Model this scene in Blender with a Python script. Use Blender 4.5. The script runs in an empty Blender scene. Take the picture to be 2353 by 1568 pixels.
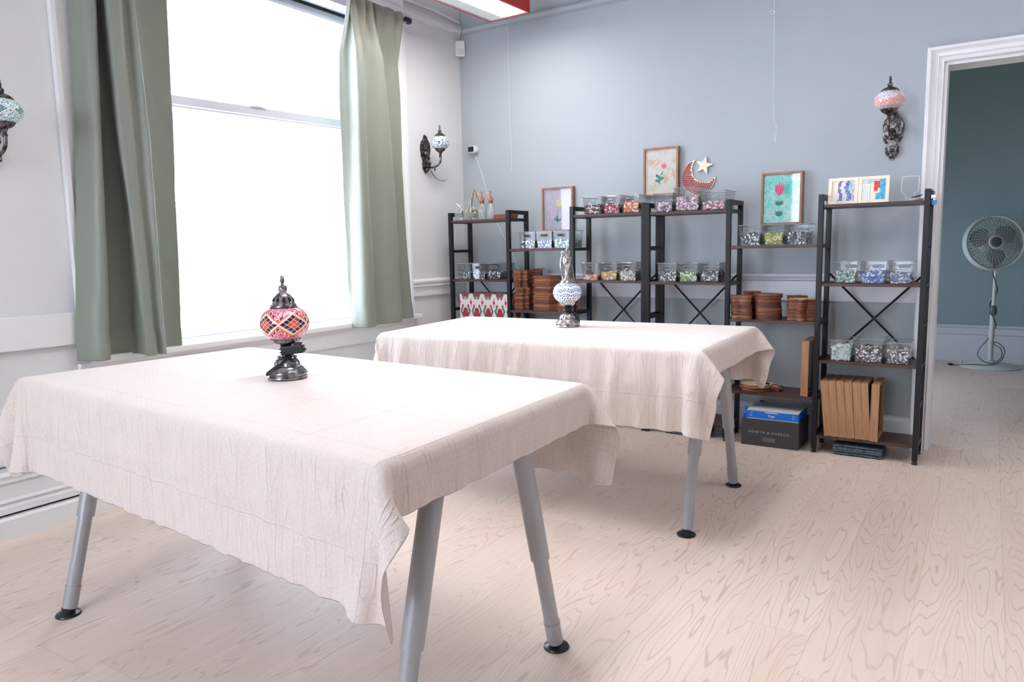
import bpy, bmesh, math, random
import numpy as np
from mathutils import Vector, Matrix, noise
random.seed(7)
S = bpy.context.scene
COL = S.collection
PI = math.pi

# ------------------------------------------------------------------ camera, sky, exposure
cam_d = bpy.data.cameras.new('camera'); cam = bpy.data.objects.new('camera', cam_d); COL.objects.link(cam)
YAW, PITCH, ROLL, FPX = 0.578, -0.126, -0.020, 1686.7
F = Vector((-math.sin(YAW)*math.cos(PITCH), math.cos(YAW)*math.cos(PITCH), math.sin(PITCH)))
Rt = Vector((math.cos(YAW), math.sin(YAW), 0)); U = Rt.cross(F)
A = math.cos(ROLL)*Rt + math.sin(ROLL)*U; B = -math.sin(ROLL)*Rt + math.cos(ROLL)*U
M = Matrix((A, B, -F)).transposed().to_4x4(); M.translation = Vector((3.227, -4.3432, 1.1))
cam.matrix_world = M
cam_d.sensor_width = 36; cam_d.lens = FPX/2353*36; cam_d.clip_start = 0.05
S.camera = cam
S.view_settings.view_transform = 'Standard'; S.view_settings.look = 'None'
S.view_settings.gamma = 1; S.view_settings.use_curve_mapping = False
EXPOSURE = 0.84
S.view_settings.exposure = EXPOSURE
SKY, LAMP = 10.0, 29.0

world = bpy.data.worlds.new('overcast_sky'); S.world = world; world.use_nodes = True
bg = world.node_tree.nodes['Background']; bg.inputs[0].default_value = (0.80, 0.88, 1.0, 1); bg.inputs[1].default_value = SKY

def portal(name, loc, rot, sx, sy):
    l = bpy.data.lights.new(name, 'AREA'); l.shape = 'RECTANGLE'; l.size = sx; l.size_y = sy
    l.cycles.is_portal = True
    o = bpy.data.objects.new(name, l); COL.objects.link(o); o.location = loc; o.rotation_euler = rot
    return o
portal('window_portal', (-0.16, -1.68, 1.6), (0, -PI/2, 0), 1.9, 1.9)
portal('far_room_portal', (1.35, 1.7, 0.85), (0, -PI/2, 0), 0.7, 1.4)
portal('front_window_portal', (1.5, -7.38, 1.75), (PI/2, 0, PI), 1.9, 1.5)

# ------------------------------------------------------------------ material helpers
def lin(c):
    if isinstance(c, str):
        c = [int(c[i:i+2], 16)/255 for i in (0, 2, 4)]
    return tuple((x/12.92 if x <= 0.04045 else ((x+0.055)/1.055)**2.4) for x in c[:3]) + (1.0,)
class V:                                   # tiny node-expression wrapper
    def __init__(s, nt, sock): s.nt, s.s = nt, sock
    def m(s, op, *o):
        n = s.nt.nodes.new('ShaderNodeMath'); n.operation = op
        for i, x in enumerate((s,)+o):
            if isinstance(x, V): s.nt.links.new(x.s, n.inputs[i])
            else: n.inputs[i].default_value = x
        return V(s.nt, n.outputs[0])
    def __add__(s, o): return s.m('ADD', o)
    def __sub__(s, o): return s.m('SUBTRACT', o)
    def __mul__(s, o): return s.m('MULTIPLY', o)
    def __truediv__(s, o): return s.m('DIVIDE', o)
    def fract(s): return s.m('FRACT')
    def floor(s): return s.m('FLOOR')
    def step(s, a, b):                     # smoothstep a..b
        n = s.nt.nodes.new('ShaderNodeMapRange'); n.interpolation_type = 'SMOOTHSTEP'
        s.nt.links.new(s.s, n.inputs[0]); n.inputs[1].default_value = a; n.inputs[2].default_value = b
        return V(s.nt, n.outputs[0])
def comb(nt, x, y, z):
    n = nt.nodes.new('ShaderNodeCombineXYZ')
    for i, v in enumerate((x, y, z)):
        if isinstance(v, V): nt.links.new(v.s, n.inputs[i])
        else: n.inputs[i].default_value = v
    return n.outputs[0]
def tex(nt, kind, vec, out=0, **kw):
    n = nt.nodes.new(kind)
    for k, v in kw.items():
        if k in n.inputs: n.inputs[k].default_value = v
        else: setattr(n, k, v)
    if vec is not None: nt.links.new(vec, n.inputs['Vector'])
    return V(nt, n.outputs[out])
def mixc(nt, f, a, b):
    n = nt.nodes.new('ShaderNodeMix'); n.data_type = 'RGBA'
    for i, v in ((0, f), (6, a), (7, b)):
        if isinstance(v, V): nt.links.new(v.s, n.inputs[i])
        elif hasattr(v, 'is_output'): nt.links.new(v, n.inputs[i])
        else: n.inputs[i].default_value = v if i == 0 else lin(v) if len(v) != 4 else v
    return n.outputs[2]
def coords(nt, which='Object'):
    n = nt.nodes.new('ShaderNodeTexCoord'); s = nt.nodes.new('ShaderNodeSeparateXYZ')
    nt.links.new(n.outputs[which], s.inputs[0])
    return n.outputs[which], V(nt, s.outputs[0]), V(nt, s.outputs[1]), V(nt, s.outputs[2])
def mat(name, color='808080', rough=0.5, metal=0.0, spec=0.5, **kw):
    m = bpy.data.materials.new(name); m.use_nodes = True; nt = m.node_tree
    b = nt.nodes['Principled BSDF']
    b.inputs['Base Color'].default_value = lin(color) if not (isinstance(color, tuple) and len(color) == 4) else color
    b.inputs['Roughness'].default_value = rough; b.inputs['Metallic'].default_value = metal
    b.inputs['Specular IOR Level'].default_value = spec
    for k, v in kw.items(): b.inputs[k.replace('_', ' ')].default_value = v
    return m
def bsdf(m): return m.node_tree.nodes['Principled BSDF']
def setc(m, sock): m.node_tree.links.new(sock.s if isinstance(sock, V) else sock, bsdf(m).inputs['Base Color'])
def bump(m, h, strength=0.3, dist=0.01):
    nt = m.node_tree; n = nt.nodes.new('ShaderNodeBump'); n.inputs['Strength'].default_value = strength
    n.inputs['Distance'].default_value = dist; nt.links.new(h.s, n.inputs['Height'])
    nt.links.new(n.outputs[0], bsdf(m).inputs['Normal'])

def paint(name, c, rough=0.55, bs=0.15, var=0.01):
    m = mat(name, c, rough); nt = m.node_tree; co, x, y, z = coords(nt)
    n = tex(nt, 'ShaderNodeTexNoise', co, Scale=3.0, Detail=4.0)
    base = lin(c); d = tuple(v*(1-var*4) for v in base[:3])+(1,)
    setc(m, mixc(nt, n.step(0.35, 0.75)*0.35, base, d))
    n2 = tex(nt, 'ShaderNodeTexNoise', co, Scale=90.0, Detail=3.0)
    bump(m, n2, bs, 0.002); return m

M_wall_b = paint('blue_grey_wall_paint', 'a8afb5', 0.6)
M_wall_l = paint('off_white_wall_paint', 'dcdddf', 0.6)
M_trim = paint('white_gloss_trim_paint', 'e6e7e8', 0.32, 0.08)
M_trim_b = paint('pale_grey_trim_paint', 'd3d6de', 0.4, 0.08)
M_door = paint('door_trim_paint', 'e6e6e9', 0.35, 0.05)
M_teal = paint('teal_grey_wall_paint', '8ca3a8', 0.6)
M_ceil = paint('ceiling_paint', 'e2e3e5', 0.7)
M_black = mat('black_powder_coated_steel', '101216', 0.4, 0, 0.35)
M_blackp = mat('black_plastic', '15161a', 0.35)
M_gap = mat('dark_gap', '0c0c0e', 0.9)
M_steel = mat('silver_painted_steel', 'a9abaf', 0.36, 0.35)
M_chrome = mat('polished_nickel', 'b9b9ba', 0.18, 1.0)
M_gold = mat('brass', 'c9a24f', 0.25, 1.0)
M_copper = mat('copper', 'b0663a', 0.3, 0.9)
M_white = mat('white_plastic', 'e8e8ea', 0.35)
M_red = mat('red_painted_metal', 'c22a20', 0.4)
M_wht = mat('white_paint', 'c8cbd2', 0.45)

def antique(name, c1, c2, rough=0.3):
    m = mat(name, c1, rough, 0.9); nt = m.node_tree; co, x, y, z = coords(nt)
    n = tex(nt, 'ShaderNodeTexNoise', co, Scale=60.0, Detail=4.0)
    setc(m, mixc(nt, n.step(0.4, 0.65), c2, c1)); bump(m, n, 0.25, 0.002); return m
M_pewter = antique('antique_pewter', 'aaa8ac', '6b676b', 0.24)
M_bronze = antique('antique_bronze', '7d7574', '3a3536', 0.33)
M_silver = antique('antique_silver', 'c9c5c1', '8d8886', 0.24)

def glassy(name, tint=(1, 1, 1), refl=0.09, rough=0.03, body=0.0, bodyc=(0.8, 0.85, 0.88)):
    m = bpy.data.materials.new(name); m.use_nodes = True; nt = m.node_tree; nt.nodes.clear()
    out = nt.nodes.new('ShaderNodeOutputMaterial'); t = nt.nodes.new('ShaderNodeBsdfTransparent'); t.inputs[0].default_value = (*tint, 1)
    g = nt.nodes.new('ShaderNodeBsdfGlossy'); g.inputs['Roughness'].default_value = rough
    fr = nt.nodes.new('ShaderNodeLayerWeight'); fr.inputs[0].default_value = 0.35
    f = (V(nt, fr.outputs['Fresnel'])*0.55+refl).m('MINIMUM', 0.9)
    mx = nt.nodes.new('ShaderNodeMixShader'); nt.links.new(f.s, mx.inputs[0]); nt.links.new(t.outputs[0], mx.inputs[1]); nt.links.new(g.outputs[0], mx.inputs[2])
    last = mx
    if body:
        d = nt.nodes.new('ShaderNodeBsdfDiffuse'); d.inputs[0].default_value = (*bodyc, 1)
        m2 = nt.nodes.new('ShaderNodeMixShader'); m2.inputs[0].default_value = body
        nt.links.new(mx.outputs[0], m2.inputs[1]); nt.links.new(d.outputs[0], m2.inputs[2]); last = m2
    nt.links.new(last.outputs[0], out.inputs[0]); return m
M_glass = glassy('window_glass', (0.97, 0.98, 1.0), 0.02)
M_pic_glass = glassy('picture_glass', (0.98, 0.98, 0.98), 0.01)
M_acryl = glassy('clear_acrylic', (0.965, 0.975, 0.98), 0.0, 0.04, 0.015)
M_acryl_rim = glassy('clear_acrylic_edge', (0.6, 0.64, 0.67), 0.12, 0.1, 0.35, (0.62, 0.67, 0.7))
M_bottle = glassy('clear_bottle_glass', (0.86, 0.9, 0.9), 0.06, 0.03, 0.16)

def attr_mat(name, attr='col', rough=0.4, metal=0.0, coat=0.0, spec=0.5):
    m = mat(name, 'ffffff', rough, metal, spec); nt = m.node_tree
    n = nt.nodes.new('ShaderNodeAttribute'); n.attribute_name = attr; setc(m, n.outputs['Color'])
    bsdf(m).inputs['Coat Weight'].default_value = coat
    return m
M_tile = attr_mat('glass_mosaic_tile', rough=0.25)
M_mosaic = attr_mat('mosaic_globe_glass', rough=0.18, coat=0.4)
M_printed = attr_mat('printed_pattern', rough=0.55)

def wood(name, c1, c2, axis='X', scale=1.0, rough=0.45, rings=9, bs=0.1):
    m = mat(name, c1, rough); nt = m.node_tree; co, x, y, z = coords(nt)
    k = {'X': (1.2, 14, 14), 'Y': (14, 1.2, 14), 'Z': (14, 14, 1.2)}[axis]
    vec = comb(nt, x*(k[0]*scale), y*(k[1]*scale), z*(k[2]*scale))
    n = tex(nt, 'ShaderNodeTexNoise', vec, Scale=1.0, Detail=3.0, Distortion=0.4)
    r = ((n*rings).fract()-0.5).m('ABSOLUTE')*2
    n2 = tex(nt, 'ShaderNodeTexNoise', comb(nt, x*(k[0]*scale*6), y*(k[1]*scale*6), z*(k[2]*scale*6)), Scale=1.0, Detail=2.0)
    setc(m, mixc(nt, (r.step(0.2, 1.0)*0.55+n2*0.5).m('MINIMUM', 1.0), c1, c2)); bump(m, r, bs, 0.001); return m
M_walnut = wood('rustic_brown_shelf_board', '53332c', '2e1c19', 'X', 1.0, 0.45)
M_oak = wood('light_oak', 'b58965', '936a4a', 'Z', 1.6, 0.5)
M_frame = wood('picture_frame_wood', 'a9806a', '8c6450', 'Z', 2.0, 0.5)
M_pale = wood('pale_birch_wood', 'f3e6d4', 'eddcc4', 'Z', 2.0, 0.55)
M_ply = wood('scorched_plywood_edge', '97583a', '5f3322', 'Y', 3.0, 0.6)
M_ply2 = wood('scorched_plywood_edge_light', 'b3764d', '6f3d26', 'X', 3.0, 0.6)
M_ply3 = wood('scorched_plywood_edge_dark', '75412c', '4a281c', 'Y', 3.0, 0.6)
M_plytop = wood('raw_plywood_face', 'dcc3a2', 'cbac86', 'X', 2.0, 0.6)

# ------------------------------------------------------------------ mesh helpers
def tag(o, label=None, cat=None, group=None, kind=None):
    if label: o['label'] = label
    if cat: o['category'] = cat
    if group: o['group'] = group
    if kind: o['kind'] = kind
    return o
def empty(name, loc=(0, 0, 0), rz=0, label=None, cat=None, group=None):
    o = bpy.data.objects.new(name, None); COL.objects.link(o); o.location = loc; o.rotation_euler = (0, 0, rz)
    o.empty_display_size = 0.05
    return tag(o, label, cat, group)
def obj(name, bm, m=None, parent=None, smooth=False, mats=None):
    me = bpy.data.meshes.new(name); bmesh.ops.recalc_face_normals(bm, faces=bm.faces); bm.to_mesh(me); bm.free()
    for x in (mats or [m]): me.materials.append(x)
    if smooth:
        for p in me.polygons: p.use_smooth = True
        try: me.set_sharp_from_angle(angle=math.radians(38))
        except Exception: pass
    o = bpy.data.objects.new(name, me); COL.objects.link(o)
    if parent: o.parent = parent
    return o
def struct(name, bm, m, parent=None, **kw):
    o = obj(name, bm, m, parent, **kw)
    o['kind'] = 'structure'
    return o
def copy_tree(o, parent=None):
    c = o.copy(); COL.objects.link(c)
    if parent: c.parent = parent
    for ch in o.children: copy_tree(ch, c)
    return c
def nb(): return bmesh.new()
def box(bm, x0, x1, y0, y1, z0, z1, bev=0, mtx=None, mi=0):
    v = [bm.verts.new((x, y, z)) for x in (x0, x1) for y in (y0, y1) for z in (z0, z1)]
    fs = [bm.faces.new([v[i] for i in q]) for q in ((0, 1, 3, 2), (4, 6, 7, 5), (0, 4, 5, 1), (2, 3, 7, 6), (0, 2, 6, 4), (1, 5, 7, 3))]
    for f in fs: f.material_index = mi
    vs = v
    if bev:
        es = list({e for f in fs for e in f.edges})
        r = bmesh.ops.bevel(bm, geom=es, offset=bev, segments=2, affect='EDGES', profile=0.6)
        vs = list({w for f in r['faces'] for w in f.verts} | {w for w in v if w.is_valid})
    if mtx is not None: bmesh.ops.transform(bm, matrix=mtx, verts=[w for w in vs if w.is_valid])
    return vs
def prism(bm, poly, o, ux, uy, uz, t, mi=0, cap_mi=None):
    o, ux, uy, uz = map(Vector, (o, ux, uy, uz))
    a = [bm.verts.new(o+ux*p[0]+uy*p[1]) for p in poly]; b = [bm.verts.new(v.co+uz*t) for v in a]
    f1 = bm.faces.new(a); f2 = bm.faces.new(b[::-1]); n = len(a)
    for i in range(n):
        f = bm.faces.new((a[i], b[i], b[(i+1) % n], a[(i+1) % n])); f.material_index = mi
    f1.material_index = f2.material_index = mi if cap_mi is None else cap_mi
    return f1, f2
def lathe(bm, prof, n=40, sx=1, sy=1, mtx=None, capb=True, capt=True, flute=None):
    rings = []
    for r, z in prof:
        ring = []
        for i in range(n):
            a = 2*PI*i/n; rr = r
            if flute and flute[0] <= z <= flute[1]: rr = r*(1+flute[3]*math.cos(a*flute[2]))
            ring.append(bm.verts.new((rr*math.cos(a)*sx, rr*math.sin(a)*sy, z)))
        rings.append(ring)
    for a, b in zip(rings, rings[1:]):
        for i in range(n): bm.faces.new((a[i], a[(i+1) % n], b[(i+1) % n], b[i]))
    if capb: bm.faces.new(rings[0][::-1])
    if capt: bm.faces.new(rings[-1])
    if mtx is not None: bmesh.ops.transform(bm, matrix=mtx, verts=[v for r in rings for v in r])
    return rings
def tube(bm, pts, r, n=8, closed=False, taper=None):
    pts = [Vector(p) for p in pts]; N = len(pts); rings = []
    up = Vector((0, 0, 1)); prev = None
    for i, p in enumerate(pts):
        a = pts[(i-1) % N] if (closed or i) else pts[0]; b = pts[(i+1) % N] if (closed or i < N-1) else pts[-1]
        t = (b-a).normalized()
        if prev is None:
            u = t.cross(up) if abs(t.dot(up)) < 0.95 else t.cross(Vector((1, 0, 0)))
        else: u = prev-t*prev.dot(t)
        u.normalize(); w = t.cross(u); prev = u
        rr = r if taper is None else r*(1+(taper-1)*i/(N-1))
        rings.append([bm.verts.new(p+(u*math.cos(2*PI*k/n)+w*math.sin(2*PI*k/n))*rr) for k in range(n)])
    prs = list(zip(rings, rings[1:]))
    if closed: prs.append((rings[-1], rings[0]))
    for a, b in prs:
        for k in range(n): bm.faces.new((a[k], a[(k+1) % n], b[(k+1) % n], b[k]))
    if not closed: bm.faces.new(rings[0][::-1]); bm.faces.new(rings[-1])
def cyl(bm, p, q, r0, r1=None, n=24):
    r1 = r0 if r1 is None else r1
    p, q = Vector(p), Vector(q); t = (q-p).normalized(); u = t.orthogonal().normalized(); w = t.cross(u)
    a = [bm.verts.new(p+(u*math.cos(2*PI*k/n)+w*math.sin(2*PI*k/n))*r0) for k in range(n)]
    b = [bm.verts.new(q+(u*math.cos(2*PI*k/n)+w*math.sin(2*PI*k/n))*r1) for k in range(n)]
    for k in range(n): bm.faces.new((a[k], a[(k+1) % n], b[(k+1) % n], b[k]))
    bm.faces.new(a[::-1]); bm.faces.new(b)
def spline(pts, k=8, closed=False):
    P = [Vector(p) for p in pts]; N = len(P); out = []
    for i in range(N if closed else N-1):
        if closed: a, b, c, d = P[i-1], P[i], P[(i+1) % N], P[(i+2) % N]
        else: a, b, c, d = P[max(i-1, 0)], P[i], P[i+1], P[min(i+2, N-1)]
        for j in range(k):
            t = j/k
            out.append(0.5*((2*b)+(c-a)*t+(2*a-5*b+4*c-d)*t*t+(-a+3*b-3*c+d)*t**3))
    if not closed: out.append(P[-1])
    return out
def sphere(bm, c, r, sx=1, sy=1, sz=1, n=12):
    mt = Matrix.Translation(Vector(c)) @ Matrix.Diagonal((sx*r, sy*r, sz*r, 1))
    bmesh.ops.create_uvsphere(bm, u_segments=n, v_segments=max(6, n//2+2), radius=1, matrix=mt)
def text(name, s, size, loc, rot, m, parent, spacing=1.0, ext=0.0003, off=0.0):
    cu = bpy.data.curves.new(name, 'FONT'); cu.body = s; cu.size = size; cu.align_x = 'CENTER'; cu.align_y = 'CENTER'
    cu.extrude = ext; cu.offset = off; cu.space_character = spacing
    t = bpy.data.objects.new(name, cu); COL.objects.link(t); bpy.context.view_layer.update()
    me = bpy.data.meshes.new_from_object(t.evaluated_get(bpy.context.evaluated_depsgraph_get()))
    bpy.data.objects.remove(t); me.materials.clear(); me.materials.append(m)
    o = bpy.data.objects.new(name, me); COL.objects.link(o); o.parent = parent; o.location = loc; o.rotation_euler = rot
    return o
def facecol(me, fn, name='col'):
    at = me.color_attributes.new(name, 'FLOAT_COLOR', 'CORNER')
    arr = np.ones((len(me.loops), 4), dtype=np.float32)
    for p in me.polygons:
        c = fn(p)
        for li in p.loop_indices: arr[li, :] = c
    at.data.foreach_set('color', arr.ravel())

# ------------------------------------------------------------------ room shell
H, XR, YF = 3.0, 6.6, -7.4
def floor_material():
    m = mat('whitewashed_oak_planks', 'dccdc2', 0.42, 0, 0.4); nt = m.node_tree; co, x, y, z = coords(nt)
    W, L = 0.2293, 1.55
    u = (x+1.0-0.186)/W+0.0; ix = u.floor(); fx = u.fract()
    r1 = tex(nt, 'ShaderNodeTexWhiteNoise', None, noise_dimensions='1D'); nt.links.new(ix.s, r1.s.node.inputs['W'])
    v = (y+10.0)/L+r1*7.3; iy = v.floor(); fy = v.fract()
    r2 = V(nt, tex(nt, 'ShaderNodeTexWhiteNoise', comb(nt, ix, iy, 3.0), noise_dimensions='3D').s)
    n = tex(nt, 'ShaderNodeTexNoise', comb(nt, x*5.6+r2*40.0, y*0.62+r2*77.0, r2*9.0), Scale=1.0, Detail=3.2, Roughness=0.42, Distortion=0.12)
    fr = (n*34.0+x*12.0).fract(); ln = ((fr-0.5).m('ABSOLUTE')*2.0).step(0.26, 0.0)
    fine = tex(nt, 'ShaderNodeTexNoise', comb(nt, x*130.0, y*3.0, r2*10.0), Scale=1.0, Detail=3.0)
    br = tex(nt, 'ShaderNodeTexNoise', comb(nt, x*2.0+r2*9.0, y*0.6, 0.0), Scale=1.0, Detail=2.0)
    amp = tex(nt, 'ShaderNodeTexNoise', comb(nt, x*1.3, y*0.7, r2*5.0), Scale=1.0, Detail=1.0).step(0.35, 0.65)*0.5+0.45
    c = mixc(nt, r2*0.8, 'e3d1c4', 'd7c1b1')
    c = mixc(nt, br.step(0.35, 0.7)*0.35, c, 'e9dcd1')
    c = mixc(nt, fine.step(0.45, 0.8)*0.30, c, 'cbb3a4')
    c = mixc(nt, ln*amp*0.5, c, 'a98a7c')
    gap = fx.m('MINIMUM', (fx*-1.0+1.0)).step(0.0, 0.012)*fy.m('MINIMUM', fy*-1.0+1.0).step(0.0, 0.0014)
    c = mixc(nt, (gap*-1.0+1.0)*0.2, c, '8b6f60')
    setc(m, c); bump(m, (fine*0.5-ln*0.8+gap), 0.12, 0.002)
    return m
M_floor = floor_material()
b = nb(); box(b, -0.2, XR, YF, 3.6, -0.1, 0.0); struct('floor', b, M_floor)
b = nb(); box(b, -0.25, XR+0.1, YF-0.1, 3.6, H, H+0.1); struct('ceiling', b, M_ceil)
# left wall with the window opening y -2.68..-0.72, z 0.64..2.58
WY0, WY1, WZ0, WZ1 = -2.66, -0.72, 0.64, 2.56
b = nb()
box(b, -0.2, 0, YF, WY0, 0, H); box(b, -0.2, 0, WY1, 0.0, 0, H)
box(b, -0.2, 0, WY0, WY1, 0, WZ0); box(b, -0.2, 0, WY0, WY1, WZ1, H)
struct('wall_left', b, M_wall_l)
# back wall with doorway
DX0, DX1, DZ = 2.985, 3.84, 1.968
b = nb()
box(b, -0.2, DX0, 0, 0.15, 0, H); box(b, DX1, XR, 0, 0.15, 0, H); box(b, DX0, DX1, 0, 0.15, DZ, H)
struct('wall_back', b, M_wall_b)
b = nb(); box(b, XR, XR+0.1, YF, 3.6, 0, H); struct('wall_right', b, M_wall_l)
# front wall with a window behind the camera
FX0, FX1, FZ0, FZ1 = 0.6, 2.4, 1.0, 2.5
b = nb(); box(b, -0.2, FX0, YF-0.1, YF, 0, H); box(b, FX1, XR, YF-0.1, YF, 0, H)
box(b, FX0, FX1, YF-0.1, YF, 0, FZ0); box(b, FX0, FX1, YF-0.1, YF, FZ1, H)
struct('wall_front', b, M_wall_l)
fr = empty('window_2', (0, 0, 0)); fr['kind'] = 'structure'
b = nb()
for xx in (FX0, (FX0+FX1)/2-0.03, FX1-0.06): box(b, xx, xx+0.06, YF-0.09, YF-0.02, FZ0, FZ1)
box(b, FX0, FX1, YF-0.09, YF-0.02, FZ0, FZ0+0.06); box(b, FX0, FX1, YF-0.09, YF-0.02, FZ1-0.06, FZ1)
obj('window_frame', b, M_trim, fr)
b = nb(); box(b, FX0+0.02, FX1-0.02, YF-0.06, YF-0.055, FZ0+0.02, FZ1-0.02); obj('pane', b, M_glass, fr)
# room beyond the doorway
b = nb(); box(b, 1.4, XR, 3.42, 3.55, 0, H); struct('wall_far_room', b, M_teal)
b = nb(); box(b, 1.3, 1.4, 0.15, 1.0, 0, H); box(b, 1.3, 1.4, 2.4, 3.55, 0, H); box(b, 1.3, 1.4, 1.0, 2.4, 0, 0.5); box(b, 1.3, 1.4, 1.0, 2.4, 1.2, H); struct('wall_far_room_side', b, M_teal)
light_open = empty('added_light_opening', (0, 0, 0)); light_open['kind'] = 'structure'  # unseen opening, added to light the far room low from the left
b = nb(); box(b, 1.31, 1.37, 1.0, 1.05, 0.5, 1.2); box(b, 1.31, 1.37, 2.35, 2.4, 0.5, 1.2); box(b, 1.31, 1.37, 1.0, 2.4, 0.5, 0.55); box(b, 1.31, 1.37, 1.0, 2.4, 1.15, 1.2); obj('window_frame', b, M_trim, light_open)  # frame lining the added light opening
def molding(name, prof, y0, y1, m, axis='Y', flip=1):   # profile = (out from wall, z)
    b = nb()
    if axis == 'Y': prism(b, prof, (0, y0, 0), (1, 0, 0), (0, 0, 1), (0, 1, 0), y1-y0)
    else: prism(b, prof, (y0, flip if flip != 1 else 0, 0), (0, -1, 0), (0, 0, 1), (1, 0, 0), y1-y0)
    return struct(name, b, m)
molding('baseboard_far_room', [(0, 0), (0.03, 0), (0.03, 0.07), (0.012, 0.085), (0.012, 0.24), (0.024, 0.25), (0.024, 0.285), (0.012, 0.3), (0.03, 0.315), (0.022, 0.33), (0, 0.33)], 1.4, XR, M_trim_b, 'X', 3.42)
# left wall joinery, left of the window
molding('baseboard_left', [(0, 0), (0.048, 0), (0.048, 0.078), (0.04, 0.088), (0, 0.088)], YF, -0.0, M_trim)
molding('trim_1', [(0, 0.088), (0.012, 0.088), (0.012, 0.098), (0, 0.098)], YF, -0.0, M_gap)
molding('trim_2', [(0, 0.098), (0.03, 0.098), (0.03, 0.122), (0.02, 0.134), (0.032, 0.146), (0.02, 0.152), (0.016, 0.155), (0.016, 0.215), (0.028, 0.222), (0.026, 0.236), (0.034, 0.25), (0.02, 0.264), (0.024, 0.278), (0, 0.285)], YF, -0.0, M_trim)
molding('trim_3', [(0, 0.29), (0.028, 0.29), (0.03, 0.322), (0.018, 0.334), (0, 0.336)], YF, WY0-0.1, M_trim)
molding('trim_4', [(0, 0.738), (0.03, 0.738), (0.03, 0.864), (0.026, 0.869), (0, 0.869)], YF, WY0-0.115, M_trim)
rail_prof = [(0, 0.79), (0.014, 0.79), (0.014, 0.852), (0.026, 0.856), (0.02, 0.868), (0.03, 0.88), (0.03, 0.892), (0.018, 0.903), (0, 0.903)]
molding('trim_5', rail_prof, WY1+0.1, 0, M_trim)
railb = [(0, 0.775), (0.016, 0.775), (0.016, 0.885), (0.026, 0.892), (0.02, 0.9), (0.03, 0.91), (0.026, 0.925), (0, 0.925)]
molding('trim_6', railb, 0, DX0-0.075, M_trim_b, 'X')
molding('baseboard_back', [(0, 0), (0.022, 0), (0.022, 0.14), (0.014, 0.155), (0.014, 0.16), (0, 0.165)], 0, DX0-0.075, M_trim_b, 'X')
# picture rails and cable duct
molding('trim_7', [(0, 2.585), (0.03, 2.595), (0.034, 2.612), (0.02, 2.64), (0, 2.64)], YF, 0, M_wall_l)
molding('trim_8', [(0, 2.585), (0.026, 2.595), (0.03, 2.618), (0.016, 2.636), (0, 2.636)], 0, XR, M_wall_b, 'X')
b = nb(); tube(b, spline([(0.014, YF, 2.69), (0.014, -4, 2.7), (0.014, -1.2, 2.695), (0.014, -0.7, 2.682), (0.014, -0.3, 2.688), (0.014, -0.02, 2.672)], 6), 0.011, 8); struct('trim_9', b, M_wall_l, smooth=True)

# door casing
d1 = empty('door_1', (DX0, 0, 0)); d1['kind'] = 'structure'
CP = [(0, 0), (0.0, 0.018), (0.004, 0.024), (0.010, 0.018), (0.014, 0.018), (0.022, 0.021), (0.026, 0.027), (0.030, 0.022), (0.046, 0.024), (0.056, 0.033), (0.060, 0.038), (0.072, 0.038), (0.076, 0.033), (0.076, 0)]
def casing(b, prof, wd, ht):        # one mitred moulding swept up, across and down round the opening
    path = lambda d: ((-d, 0), (-d, ht+d), (wd+d, ht+d), (wd+d, 0))
    rows = [[b.verts.new((x, -out, z)) for x, z in path(d)] for d, out in prof]
    for r0, r1 in zip(rows, rows[1:]):
        for i in range(3): b.faces.new((r0[i], r0[i+1], r1[i+1], r1[i]))
b = nb(); casing(b, CP, DX1-DX0, DZ)
obj('door_casing', b, M_door, d1)
b = nb(); box(b, 0, 0.015, -0.005, 0.155, 0, DZ); box(b, DX1-DX0-0.015, DX1-DX0, -0.005, 0.155, 0, DZ); box(b, 0.015, DX1-DX0-0.015, -0.005, 0.155, DZ-0.015, DZ)
obj('door_jamb', b, M_door, d1)

# window_1
w1 = empty('window_1', (0, 0, 0)); w1['kind'] = 'structure'
b = nb()
box(b, 0, 0.022, WY0-0.10, WY0+0.0, 0.676, WZ1+0.1, 0.004); box(b, 0, 0.022, WY1, WY1+0.10, WZ0, WZ1+0.1, 0.004)
box(b, 0.022, 0.032, WY0-0.10, WY0-0.08, 0.676, WZ1+0.1); box(b, 0.022, 0.032, WY1+0.08, WY1+0.10, WZ0, WZ1+0.1)
box(b, 0, 0.024, WY0-0.11, WY1+0.11, WZ1, WZ1+0.11, 0.004)
obj('window_casing', b, M_trim, w1)
b = nb()   # box frame lining the opening
box(b, -0.2, 0, WY0, WY0+0.03, WZ0, WZ1); box(b, -0.2, 0, WY1-0.03, WY1, WZ0, WZ1); box(b, -0.2, 0, WY0, WY1, 2.515, WZ1)
box(b, -0.115, -0.1, WY0+0.03, WY0+0.05, 0.68, 2.5); box(b, -0.115, -0.1, WY1-0.05, WY1-0.03, 0.68, 2.5)
obj('window_frame', b, M_wht, w1)
b = nb()   # lower sash then upper sash
y0, y1 = WY0+0.03, WY1-0.03
def tilt_box(b, x0, x1, ya, yb, za0, za1, zb0, zb1):
    v = [b.verts.new(p) for p in ((x0, ya, za0), (x0, ya, za1), (x0, yb, zb0), (x0, yb, zb1), (x1, ya, za0), (x1, ya, za1), (x1, yb, zb0), (x1, yb, zb1))]
    for q in ((0, 1, 3, 2), (4, 6, 7, 5), (0, 4, 5, 1), (2, 3, 7, 6), (0, 2, 6, 4), (1, 5, 7, 3)): b.faces.new([v[i] for i in q])
mz = lambda y, o: 1.86+(y+2.165)*0.0234+o
box(b, -0.14, -0.1, y0, y0+0.05, 0.655, mz(y0, 0)); box(b, -0.14, -0.1, y1-0.05, y1, 0.655, mz(y1, 0))
box(b, -0.14, -0.1, y0, y1, 0.655, 0.696)
tilt_box(b, -0.14, -0.1, y0, y1, mz(y0, -0.04), mz(y0, 0), mz(y1, -0.04), mz(y1, 0))
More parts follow.
